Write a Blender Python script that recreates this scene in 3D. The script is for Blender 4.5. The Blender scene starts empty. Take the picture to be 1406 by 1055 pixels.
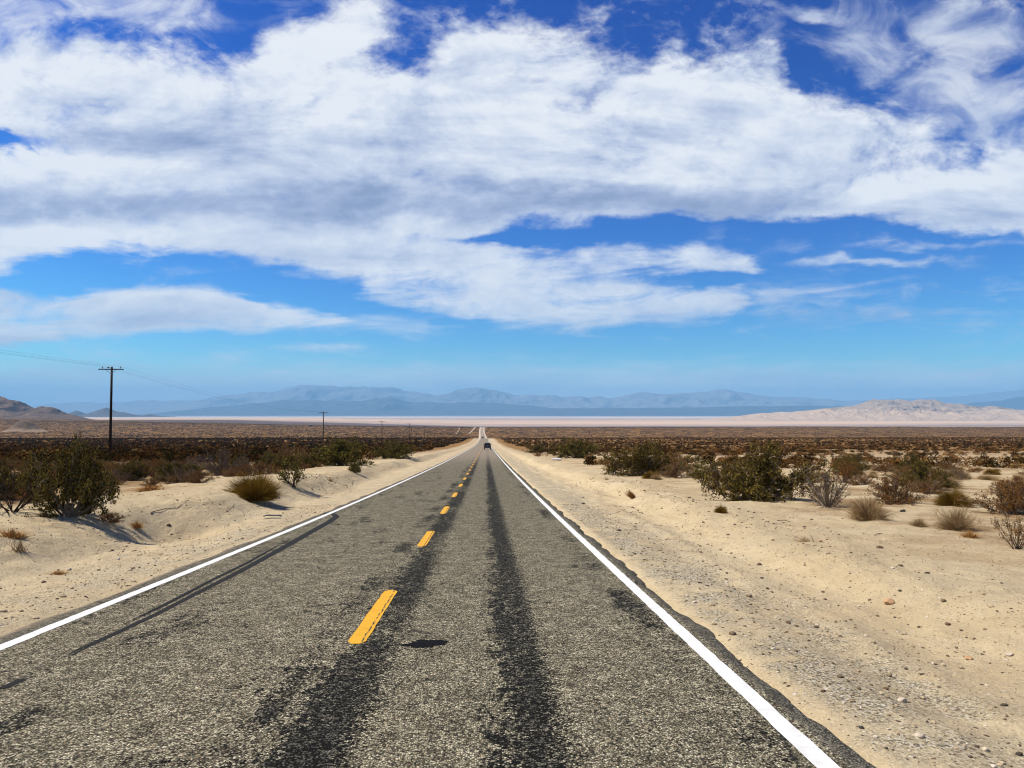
import bpy, bmesh, math, random
import numpy as np
from mathutils import Vector, Matrix

R = math.radians
rng = np.random.default_rng(7)
random.seed(7)
sc = bpy.context.scene
col = sc.collection

# ------------------------------------------------------------------ camera
F = 26.0 / 36.0 * 1406.0
CAMZ = 1.85
PITCH = math.atan((566.0 - 527.5) / F)
YAW = math.atan((703.0 - 667.0) / F)
cam = bpy.data.cameras.new('camera'); cam_o = bpy.data.objects.new('camera', cam); col.objects.link(cam_o)
cam.lens = 26.0; cam.sensor_width = 36.0; cam.sensor_fit = 'HORIZONTAL'
cam.clip_start = 0.05; cam.clip_end = 200000
cam_o.location = (0, 0, CAMZ)
cam_o.rotation_euler = (R(90) + PITCH, 0, -YAW)
sc.camera = cam_o
CAMROT = cam_o.rotation_euler.to_matrix()

def pdir(c, r):
    d = CAMROT @ Vector(((c - 703.0) / F, -(r - 527.5) / F, -1.0))
    return d.x / d.y, d.z / d.y          # metres across / up for each metre ahead

# ------------------------------------------------------------------ noise for building shapes
def _hash(ix, iy, s):
    h = (ix.astype(np.int64) * 374761393 + iy.astype(np.int64) * 668265263 + s * 1442695041) & 0x7fffffff
    h = ((h ^ (h >> 13)) * 1274126177) & 0x7fffffff
    return ((h ^ (h >> 16)) & 0xffff) / 65535.0

def vnoise(x, y, s=0):
    x = np.asarray(x, float); y = np.asarray(y, float)
    x0 = np.floor(x); y0 = np.floor(y); fx = x - x0; fy = y - y0
    fx = fx * fx * fx * (fx * (fx * 6 - 15) + 10); fy = fy * fy * fy * (fy * (fy * 6 - 15) + 10)
    a = _hash(x0, y0, s); b = _hash(x0 + 1, y0, s); c = _hash(x0, y0 + 1, s); d = _hash(x0 + 1, y0 + 1, s)
    return (a + (b - a) * fx + (c - a) * fy + (a - b - c + d) * fx * fy) * 2 - 1

def fbm(x, y, o=4, s=0):
    t = 0.0; a = 1.0; n = 0.0
    for k in range(o):
        t = t + a * vnoise(x * 2 ** k + 17.3 * k, y * 2 ** k - 9.1 * k, s + k); n += a; a *= 0.5
    return t / n

def sstep(a, b, x):
    t = np.clip((np.asarray(x, float) - a) / (b - a), 0, 1)
    return t * t * (3 - 2 * t)

# ------------------------------------------------------------------ terrain
PY = np.array([-80, 0, 22, 69, 145, 282, 357, 450, 617, 680, 800, 1000, 1300, 1600, 2000, 2300, 2700, 4000, 5200, 7000, 50000.])
PZ = np.array([2.25, -1.85, -2.975, -5.02, -7.97, -13.1, -15.6, -18.6, -22.4, -24.2, -30, -37, -42, -44.5, -44, -47.2, -60, -98, -106, -108, -110.]) + CAMZ
_h = PY[1:] - PY[:-1]; _d = (PZ[1:] - PZ[:-1]) / _h
_m = np.zeros(len(PY)); _m[0] = _d[0]; _m[-1] = _d[-1]
for _k in range(1, len(PY) - 1):
    if _d[_k - 1] * _d[_k] > 0:
        w1 = 2 * _h[_k] + _h[_k - 1]; w2 = _h[_k] + 2 * _h[_k - 1]
        _m[_k] = (w1 + w2) / (w1 / _d[_k - 1] + w2 / _d[_k])
def profile(Y):
    Y = np.clip(np.asarray(Y, float), PY[0], PY[-1])
    i = np.clip(np.searchsorted(PY, Y) - 1, 0, len(PY) - 2)
    h = _h[i]; t = (Y - PY[i]) / h
    return ((1 + 2 * t) * (1 - t) ** 2 * PZ[i] + t * (1 - t) ** 2 * h * _m[i] + t * t * (3 - 2 * t) * PZ[i + 1] + t * t * (t - 1) * h * _m[i + 1])

def xc(Y):
    return -1.25 - 8.6 * sstep(600, 2000, Y)

def ground_z(X, Y):
    X = np.asarray(X, float); Y = np.asarray(Y, float)
    dx = X - xc(Y); a = np.abs(dx)
    z = profile(Y)
    lat = np.where(a < 3.45, -0.12, 0.0)
    lat = lat + np.where(a >= 3.45, -0.12 + 0.085 * sstep(3.45, 3.7, a), 0)
    n1 = fbm(X * 0.9, Y * 0.9, 3, 11); n2 = fbm(X * 0.22, Y * 0.22, 3, 21); nl = vnoise(Y * 0.12, X * 0.02, 5)
    n3 = fbm(X * 0.035, Y * 0.035, 3, 31)
    off = sstep(3.6, 5.0, a)
    nearf = 1 - sstep(80, 200, Y)
    # right shoulder, wheel track berm, sandy bench
    rt = (dx > 0)
    e = dx - 0.5 * nl - 0.35 * n2
    rb = -0.10 * sstep(3.8, 5.6, e) + (0.30 + 0.12 * nl) * sstep(6.1, 7.3, e) - 0.10 * sstep(7.5, 9.5, e)
    rb = rb + 0.05 * np.exp(-((e - 5.4) / 0.25) ** 2)
    # left bank with a gully
    el = -dx + 0.7 * nl + 0.5 * n2
    lb = -0.04 * sstep(3.8, 5.0, el) + (0.55 + 0.2 * nl) * sstep(5.6, 7.6, el) - 0.15 * sstep(9, 13, el)
    lb = lb - 0.42 * np.exp(-(((X + 7.9) / 1.3) ** 2 + ((Y - 18.6) / 2.0) ** 2)) + 0.22 * np.exp(-(((X + 10.4) / 1.6) ** 2 + ((Y - 17.6) / 1.8) ** 2))
    lat = lat + np.where(rt, rb, lb) * off * (0.35 + 0.65 * nearf)
    rg = fbm(X * 2.6, Y * 2.6, 4, 41); bk = np.exp(-((np.where(rt, dx - 6.6, -dx - 7.0)) / 2.2) ** 2)
    lat = lat + off * (0.05 * n1 + 0.028 * rg + bk * (0.09 * fbm(X * 1.1, Y * 1.1, 5, 45) - 0.05 * np.abs(fbm(X * 2.2, Y * 1.4, 3, 48)) + 0.03 * np.abs(rg))) * nearf
    wide = sstep(7, 25, a)
    lat = lat + wide * (0.16 * n2 * nearf + 0.5 * n3 * sstep(20, 120, a))
    # far left land climbs to the hills
    up = sstep(1500, 3300, Y) * (1 - sstep(7000, 12000, Y)) * np.minimum(np.maximum(-X - 60, 0), 1800) * 0.027
    lat = lat + up
    lat = lat + sstep(300, 900, a) * 2.5 * fbm(X * 0.004, Y * 0.004, 3, 51) * sstep(300, 900, Y)
    return z + lat

def hit(c, r):
    """where the line of sight through a pixel of the photo meets the ground"""
    u, v = pdir(c, r)
    ys = np.concatenate([np.arange(3, 60, 0.1), np.geomspace(60, 40000, 1500)])
    f = CAMZ + ys * v - ground_z(u * ys, ys)
    k = np.argmax(f < 0)
    y0, y1 = ys[max(k - 1, 0)], ys[k]
    for _ in range(30):
        ym = (y0 + y1) / 2
        if CAMZ + ym * v - ground_z(u * ym, ym) < 0: y1 = ym
        else: y0 = ym
    return u * y1, y1, float(ground_z(u * y1, y1))

def road_hit(c, r):
    u, v = pdir(c, r)
    ys = np.arange(3, 400, 0.05); f = CAMZ + ys * v - profile(ys); k = np.argmax(f < 0)
    return u * ys[k], ys[k]

# ------------------------------------------------------------------ object helpers
def mesh_np(name, verts, faces, mats=(), smooth=False, parent=None, mat_idx=None, link=True):
    """faces: (n,3) or (n,4) array, or a list of such arrays"""
    me = bpy.data.meshes.new(name)
    fl = faces if isinstance(faces, list) else [faces]
    fl = [np.asarray(f, dtype=np.int32) for f in fl if len(f)]
    nl = sum(f.size for f in fl); npoly = sum(len(f) for f in fl)
    me.vertices.add(len(verts)); me.loops.add(nl); me.polygons.add(npoly)
    me.vertices.foreach_set('co', np.asarray(verts, dtype=np.float32).ravel())
    me.loops.foreach_set('vertex_index', np.concatenate([f.ravel() for f in fl]))
    tot = np.concatenate([np.full(len(f), f.shape[1], dtype=np.int32) for f in fl])
    st = np.concatenate([[0], np.cumsum(tot)[:-1]]).astype(np.int32)
    me.polygons.foreach_set('loop_start', st)
    if mat_idx is not None: me.polygons.foreach_set('material_index', np.asarray(mat_idx, dtype=np.int32))
    me.polygons.foreach_set('use_smooth', np.full(npoly, smooth, dtype=bool))
    for m in mats: me.materials.append(m)
    me.update(calc_edges=True)
    if not link: return me
    return add(name, me, parent)

def add(name, me, parent=None, loc=(0, 0, 0), rz=0.0, scale=None):
    o = bpy.data.objects.new(name, me); col.objects.link(o)
    if parent is not None: o.parent = parent
    o.location = loc; o.rotation_euler = (0, 0, rz)
    if scale is not None: o.scale = scale
    return o

def tag(o, label, cat, group=None):
    o['label'] = label; o['category'] = cat
    if group: o['group'] = group
    return o

def struct(o):
    o['kind'] = 'structure'; return o

def empty(name, loc=(0, 0, 0), rz=0.0):
    o = bpy.data.objects.new(name, None); col.objects.link(o); o.location = loc; o.rotation_euler = (0, 0, rz)
    o.empty_display_size = 0.3
    return o

def bm_obj(name, bm, mat, parent=None, smooth=False, bevel=0.0):
    if bevel:
        bmesh.ops.bevel(bm, geom=list(bm.edges), offset=bevel, segments=2, affect='EDGES', profile=0.6)
    bmesh.ops.recalc_face_normals(bm, faces=bm.faces)
    me = bpy.data.meshes.new(name); bm.to_mesh(me); bm.free()
    me.materials.append(mat)
    if smooth:
        for p in me.polygons: p.use_smooth = True
    return add(name, me, parent)

def box(bm, x0, x1, y0, y1, z0, z1):
    vs = [bm.verts.new(p) for p in [(x0, y0, z0), (x1, y0, z0), (x1, y1, z0), (x0, y1, z0), (x0, y0, z1), (x1, y0, z1), (x1, y1, z1), (x0, y1, z1)]]
    for f in [(0, 3, 2, 1), (4, 5, 6, 7), (0, 1, 5, 4), (1, 2, 6, 5), (2, 3, 7, 6), (3, 0, 4, 7)]:
        bm.faces.new([vs[i] for i in f])

def cyl(bm, p0, p1, r0, r1, n=12):
    p0 = Vector(p0); p1 = Vector(p1); d = (p1 - p0).normalized()
    a = d.orthogonal().normalized(); b = d.cross(a)
    A = [bm.verts.new(p0 + (a * math.cos(2 * math.pi * k / n) + b * math.sin(2 * math.pi * k / n)) * r0) for k in range(n)]
    B = [bm.verts.new(p1 + (a * math.cos(2 * math.pi * k / n) + b * math.sin(2 * math.pi * k / n)) * r1) for k in range(n)]
    for k in range(n):
        bm.faces.new([A[k], A[(k + 1) % n], B[(k + 1) % n], B[k]])
    bm.faces.new(A[::-1]); bm.faces.new(B)

# ------------------------------------------------------------------ node helpers
class NT:
    def __init__(s, tree):
        s.t = tree; s.t.nodes.clear()
    def new(s, ty, **kw):
        n = s.t.nodes.new('ShaderNode' + ty)
        for k, v in kw.items(): setattr(n, k, v)
        return n
    def put(s, sock, v):
        if isinstance(v, bpy.types.NodeSocket): s.t.links.new(v, sock)
        elif v is not None:
            if sock.type == 'RGBA' and not isinstance(v, (int, float)) and len(v) == 3: v = (*v, 1)
            sock.default_value = v
    def m(s, op, a, b=None, c=None, clamp=False):
        n = s.new('Math', operation=op, use_clamp=clamp)
        s.put(n.inputs[0], a); s.put(n.inputs[1], b); s.put(n.inputs[2], c)
        return n.outputs[0]
    def add(s, a, b): return s.m('ADD', a, b)
    def sub(s, a, b): return s.m('SUBTRACT', a, b)
    def mul(s, a, b): return s.m('MULTIPLY', a, b)
    def mx(s, a, b): return s.m('MAXIMUM', a, b)
    def mn(s, a, b): return s.m('MINIMUM', a, b)
    def step(s, x, a, b, o0=0.0, o1=1.0):
        n = s.new('MapRange', interpolation_type='SMOOTHSTEP')
        for i, v in enumerate((x, a, b, o0, o1)): s.put(n.inputs[i], v)
        return n.outputs[0]
    def mix(s, f, a, b, blend='MIX'):
        n = s.new('Mix', data_type='RGBA', blend_type=blend)
        s.put(n.inputs[0], f); s.put(n.inputs[6], a); s.put(n.inputs[7], b)
        return n.outputs[2]
    def noise(s, vec, scale=1.0, detail=4.0, rough=0.5, dist=0.0, dim='3D', col=False):
        n = s.new('TexNoise', noise_dimensions=dim)
        s.put(n.inputs['Vector'], vec); n.inputs['Scale'].default_value = scale; n.inputs['Detail'].default_value = detail
        n.inputs['Roughness'].default_value = rough; n.inputs['Distortion'].default_value = dist
        return n.outputs['Color' if col else 'Fac']
    def voro(s, vec, scale, feature='F1', out='Distance', rand=1.0):
        n = s.new('TexVoronoi', feature=feature); s.put(n.inputs['Vector'], vec); n.inputs['Scale'].default_value = scale
        n.inputs['Randomness'].default_value = rand
        return n.outputs[out]
    def comb(s, x, y, z=0.0):
        n = s.new('CombineXYZ'); s.put(n.inputs[0], x); s.put(n.inputs[1], y); s.put(n.inputs[2], z); return n.outputs[0]
    def sep(s, v):
        n = s.new('SeparateXYZ'); s.put(n.inputs[0], v); return n.outputs
    def vscale(s, v, sx, sy, sz=1.0):
        n = s.new('VectorMath', operation='MULTIPLY'); s.put(n.inputs[0], v); n.inputs[1].default_value = (sx, sy, sz); return n.outputs[0]
    def ramp(s, f, pts, interp='LINEAR'):
        n = s.new('ValToRGB'); n.color_ramp.interpolation = interp
        e = n.color_ramp.elements
        while len(e) < len(pts): e.new(0.5)
        for k, (p, c) in enumerate(pts):
            e[k].position = p; e[k].color = (*c, 1) if len(c) == 3 else c
        s.put(n.inputs[0], f); return n.outputs[0]
    def pos(s): return s.new('NewGeometry').outputs['Position']
    def island(s): return s.new('NewGeometry').outputs['Random Per Island']
    def objrand(s): return s.new('ObjectInfo').outputs['Random']
    def bump(s, h, strength=0.5, dist=0.02):
        n = s.new('Bump'); s.put(n.inputs['Height'], h); n.inputs['Strength'].default_value = strength; n.inputs['Distance'].default_value = dist
        return n.outputs[0]
    def bsdf(s, color, rough=0.9, normal=None, spec=0.2, metal=0.0, alpha=None, alb=0.70, **kw):
        n = s.new('BsdfPrincipled'); s.put(n.inputs['Base Color'], s.mix(1.0, color, (alb, alb, alb), 'MULTIPLY')); s.put(n.inputs['Roughness'], rough)
        s.put(n.inputs['Specular IOR Level'], spec); s.put(n.inputs['Metallic'], metal)
        if normal is not None: s.put(n.inputs['Normal'], normal)
        if alpha is not None: s.put(n.inputs['Alpha'], alpha)
        for k, v in kw.items(): s.put(n.inputs[k], v)
        return n.outputs[0]
    def out(s, sh, ty='OutputMaterial', sock=0):
        o = s.new(ty); s.t.links.new(sh, o.inputs[sock]); return o

def material(name):
    m = bpy.data.materials.new(name); m.use_nodes = True
    return m, NT(m.node_tree)

def simple(name, c, rough=0.8, spec=0.2, metal=0.0, nscale=6.0, var=0.25, bump=0.0):
    m, N = material(name)
    tc = N.new('TexCoord').outputs['Object']
    nz = N.noise(tc, nscale, 5, 0.6)
    f = N.step(nz, 0.3, 0.7)
    cc = N.mix(f, tuple(x * (1 - var) for x in c), tuple(min(1, x * (1 + var)) for x in c))
    N.out(N.bsdf(cc, rough, N.bump(nz, bump, 0.01) if bump else None, spec, metal))
    return m

# ------------------------------------------------------------------ sky and sun
SUN_EL, SUN_AZ = 52.0, -82.0            # azimuth from straight ahead, negative = to the left
def build_world():
    w = bpy.data.worlds.new('World'); sc.world = w; w.use_nodes = True
    N = NT(w.node_tree)
    sky = N.new('TexSky', sky_type='NISHITA'); sky.sun_disc = False
    sky.sun_elevation = R(SUN_EL); sky.sun_rotation = R(SUN_AZ)
    sky.altitude = 700; sky.air_density = 1.0; sky.dust_density = 0.35; sky.ozone_density = 3.5
    hs = N.new('HueSaturation'); N.put(hs.inputs['Color'], sky.outputs[0])
    hs.inputs['Saturation'].default_value = 1.28; hs.inputs['Value'].default_value = 1.0; hs.inputs['Hue'].default_value = 0.5
    skyc = hs.outputs[0]
    d = N.new('TexCoord').outputs['Generated']
    x, y, z = N.sep(d)
    ya = N.mx(N.m('ABSOLUTE', y), 0.12)
    U = N.m('DIVIDE', x, ya); V = N.m('DIVIDE', z, ya)
    inv = N.m('DIVIDE', 1.0, N.add(N.mx(V, 0.0), 0.13))
    P = N.comb(N.mul(U, inv), inv, 0.0)          # flat cloud deck seen in perspective
    Q = N.comb(U, V, 0.0)
    # columns and rows of sky, in degrees-like units
    wA = N.noise(P, 3.2, 5, 0.6, 0.0, col=True)
    wa = N.sep(wA)
    wB = N.noise(Q, 9.0, 6, 0.62, 0.3, col=True); wb = N.sep(wB)
    hi = N.step(V, 0.10, 0.42)                     # more billow high up, flatter bands low down
    ampv = N.add(14.0, N.mul(hi, 80.0))
    C = N.add(N.add(667.0, N.mul(U, 1015.0)), N.mul(N.sub(wa[0], 0.5), N.add(90.0, N.mul(hi, 60.0))))
    C = N.add(C, N.mul(N.sub(wb[0], 0.5), 50.0))
    Rw = N.sub(566.0, N.mul(V, 1015.0))
    R2 = N.add(Rw, N.add(N.mul(N.sub(wa[1], 0.5), ampv), N.mul(N.sub(wb[1], 0.5), N.add(16.0, N.mul(hi, 60.0)))))
    cn = N.m('DIVIDE', N.add(C, 600.0), 2600.0, clamp=True)
    def curve(pts):
        n = N.new('FloatCurve'); c = n.mapping.curves[0]
        P2 = [((a + 600) / 2600, b / 600) for a, b in pts]
        P2 = [(0.0, P2[0][1])] + P2 + [(1.0, P2[-1][1])]
        while len(c.points) < len(P2): c.points.new(0.5, 0.5)
        for p, q in zip(c.points, P2): p.location = q; p.handle_type = 'VECTOR'
        n.mapping.use_clip = False; n.mapping.update()
        N.put(n.inputs['Value'], cn); n.inputs['Factor'].default_value = 1
        return N.mul(n.outputs[0], 600.0)
    def bank(top, bot, st, sb):
        t = N.step(N.sub(R2, curve(top)), -st, st); b = N.step(N.sub(curve(bot), R2), -sb, sb)
        return N.mul(t, b)
    A = bank([(-300, 30), (0, 30), (130, 42), (200, 62), (270, 105), (315, 108), (342, 60), (365, 34), (420, 20), (500, 6), (520, 40), (565, 66), (600, 48), (632, 14), (700, 12), (745, 38), (785, 36), (830, 55), (900, 74), (935, 60), (965, 86), (1015, 70), (1050, 82), (1078, 66), (1100, 75), (1112, 112), (1160, 104), (1250, 125), (1300, 150), (1350, 175), (1406, 165), (1700, 140)],
             [(-300, 395), (0, 382), (60, 358), (120, 346), (200, 345), (300, 352), (400, 366), (480, 378), (520, 372), (560, 335), (640, 322), (700, 300), (770, 304), (840, 306), (890, 295), (930, 284), (1000, 280), (1060, 285), (1150, 298), (1250, 298), (1300, 310), (1406, 316), (1700, 320)], 62, 20)
    M = bank([(430, 440), (480, 398), (520, 350), (560, 322), (640, 322), (720, 338), (780, 342), (850, 326), (950, 330), (1030, 340), (1075, 400), (1120, 440)],
             [(430, 380), (480, 402), (520, 416), (600, 432), (700, 446), (800, 446), (900, 438), (980, 433), (1015, 424), (1060, 380), (1120, 330)], 24, 18)
    L = bank([(-300, 392), (0, 400), (50, 406), (100, 411), (130, 403), (200, 400), (300, 399), (335, 406), (370, 425), (390, 420), (450, 428), (500, 442), (540, 470)],
             [(-300, 480), (0, 476), (60, 470), (130, 461), (200, 458), (300, 458), (400, 452), (450, 448), (500, 442), (540, 410)], 13, 11)
    def blob(c, r, sx, sy, a, Cs=C, Rs=R2):
        dx = N.mul(N.sub(Cs, c), 1.0 / sx); dy = N.mul(N.sub(Rs, r), 1.0 / sy)
        e = N.m('EXPONENT', N.mul(N.add(N.mul(dx, dx), N.mul(dy, dy)), -1.0))
        return N.mul(e, a)
    def total(l):
        t = l[0]
        for q in l[1:]: t = N.add(t, q)
        return t
    cut = total([blob(18, 200, 62, 15, 1.3), blob(985, 382, 100, 11, 1.3), blob(1300, 150, 130, 60, .30), blob(720, 329, 90, 6, 0.55), blob(1010, 300, 90, 9, 0.5),
                 blob(560, 75, 28, 22, .35), blob(1290, 200, 90, 26, .28)])
    thin = total([blob(310, 492, 50, 14, .7), blob(430, 480, 70, 10, .7), blob(520, 440, 110, 14, .45), blob(560, 455, 220, 10, .3), blob(1390, 140, 120, 70, .5), blob(160, 488, 36, 9, .45), blob(1062, 406, 40, 18, .75), blob(1150, 396, 85, 15, .62),
                  blob(1225, 357, 140, 8, .8), blob(1310, 330, 160, 12, .6), blob(90, 515, 200, 14, .55), blob(1000, 522, 360, 20, .50), blob(1350, 522, 220, 20, .50), blob(620, 520, 200, 16, .3),
                  blob(930, 350, 120, 18, .25), blob(690, 470, 60, 6, .0),
                  blob(1320, 55, 190, 85, .72), blob(1142, 2, 30, 16, .7), blob(230, 8, 160, 40, .62), blob(450, 20, 120, 50, .5), blob(20, 10, 90, 30, .55), blob(820, 22, 16, 12, .4)])
    veil = N.mul(N.step(N.add(V, N.mul(N.sub(wa[2], 0.5), 0.05)), 0.085, 0.018), N.step(y, -0.3, 0.2, 0.3, 1.0))
    # deck noise: soft layered streaks low down, torn billows high up
    nq = N.noise(N.vscale(Q, 0.75, 1.25), 6.0, 9, 0.62, 0.5)
    nh = N.noise(N.comb(N.add(N.mul(U, 0.9), N.mul(V, 0.35)), N.mul(V, 4.6), 2.0), 3.2, 8, 0.60, 0.35)
    nw = N.noise(N.comb(N.add(U, N.mul(V, 0.6)), N.sub(N.mul(V, 1.5), N.mul(U, 0.35)), 5.0), 9.0, 8, 0.60, 0.7)
    streak = N.noise(N.comb(N.add(N.mul(U, 3.0), N.mul(V, 2.0)), N.sub(N.mul(V, 20.0), N.mul(U, 1.2)), N.mul(U, 1.4)), 1.6, 9, 0.66, 0.9)
    nn = N.add(N.mul(nq, N.add(0.30, N.mul(hi, 0.25))), N.add(N.mul(nh, N.sub(0.55, N.mul(hi, 0.35))), N.add(N.mul(N.mul(N.sub(streak, 0.5), N.sub(1.0, hi)), 0.55), N.mul(nw, N.add(0.15, N.mul(hi, 0.10))))))
    nfine = N.noise(N.vscale(Q, 0.9, 1.3), 34.0, 7, 0.66, 0.3)
    nn = N.add(nn, N.mul(N.sub(nfine, 0.5), N.add(0.10, N.mul(hi, 0.16))))
    bankc = N.mx(A, N.mx(N.mul(M, 0.76), N.mul(L, 0.84)))
    dens = N.sub(N.add(bankc, N.mul(N.sub(nn, 0.5), N.add(2.9, N.mul(hi, 1.3)))), cut)
    dA = N.step(N.add(dens, N.mul(bankc, 0.12)), 0.10, 1.02)
    dT = N.step(N.add(thin, N.mul(N.sub(N.add(N.mul(streak, N.sub(0.65, N.mul(hi, 0.55))), N.mul(nw, N.add(0.35, N.mul(hi, 0.55)))), 0.5), 2.6)), 0.12, 1.05)
    alpha = N.m('SUBTRACT', 1.0, N.mul(N.sub(1.0, N.mul(dA, 0.97)), N.mul(N.sub(1.0, N.mul(dT, 0.76)), N.sub(1.0, N.mul(veil, 0.95)))), clamp=True)
    # grey undersides where the deck is thick, bright heads toward the sun
    grey = total([blob(190, 188, 200, 26, .75), blob(570, 185, 75, 36, .45), blob(430, 280, 340, 26, .95), blob(800, 268, 300, 22, .85), blob(60, 298, 220, 16, .6), blob(1180, 282, 260, 18, .4), blob(830, 195, 90, 25, .3),
                  blob(200, 440, 220, 16, .35), blob(1000, 190, 120, 30, .25)])
    lit = total([blob(90, 232, 130, 26, .75), blob(60, 90, 150, 60, .25), blob(420, 110, 140, 55, .5), blob(760, 90, 120, 60, .5), blob(1085, 110, 40, 40, .4), blob(560, 335, 240, 18, .55), blob(850, 240, 200, 20, .5), blob(1260, 215, 90, 30, .6), blob(620, 400, 260, 30, .3), blob(250, 405, 120, 7, .6)])
    so = N.noise(N.vscale(N.comb(N.sub(U, 0.022), N.add(V, 0.022), 0.0), 0.75, 1.25), 6.0, 9, 0.62, 0.5)
    rel = N.mul(N.sub(nq, so), N.add(0.5, N.mul(hi, 1.0)))
    sh = N.add(N.sub(N.sub(0.86, N.mul(grey, N.add(0.22, N.mul(nh, 0.5)))), N.mul(N.sub(nh, 0.5), 1.25)), N.add(N.add(rel, N.mul(N.sub(nfine, 0.5), 0.30)), N.mul(lit, 0.22)))
    cl = N.ramp(sh, [(0.2, (0.30, 0.37, 0.56)), (0.5, (0.45, 0.52, 0.71)), (0.80, (0.71, 0.765, 0.88)), (1.0, (0.90, 0.925, 0.965))])
    K = 0.1
    bg = N.new('Background'); bg.inputs['Strength'].default_value = K
    clK = N.new('VectorMath', operation='SCALE'); N.put(clK.inputs[0], cl); clK.inputs['Scale'].default_value = 1.0 / EXPO / K
    skyK = N.new('VectorMath', operation='MULTIPLY'); N.put(skyK.inputs[0], skyc); skyK.inputs[1].default_value = tuple(v * K for v in SKYMUL)
    ch = N.sep(skyK.outputs[0])                    # deepen the zenith blue as the camera's processing did
    f_ = 1.0 / EXPO / K
    skyD = N.comb(N.mul(N.m('POWER', ch[0], 1.65), 3.0 * f_), N.mul(N.m('POWER', ch[1], 1.70), 2.12 * f_), N.mul(N.m('POWER', ch[2], 1.30), 1.40 * f_))
    N.put(bg.inputs['Color'], N.mix(alpha, skyD, clK.outputs[0]))
    N.out(bg.outputs[0], 'OutputWorld')
    w.cycles.sampling_method = 'MANUAL'; w.cycles.sample_map_resolution = 512
EXPO = 2 ** 0.85
SKYMUL = (0.62, 0.92, 1.08)
build_world()
sl = bpy.data.lights.new('sun', 'SUN'); so_ = bpy.data.objects.new('sun', sl); col.objects.link(so_)
sl.energy = 4.3; sl.angle = R(0.53); sl.color = (1.0, 0.93, 0.81)
tos = Vector((math.sin(R(SUN_AZ)) * math.cos(R(SUN_EL)), math.cos(R(SUN_AZ)) * math.cos(R(SUN_EL)), math.sin(R(SUN_EL))))
so_.rotation_euler = tos.to_track_quat('Z', 'Y').to_euler(); so_.location = (-40, 20, 60)

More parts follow.
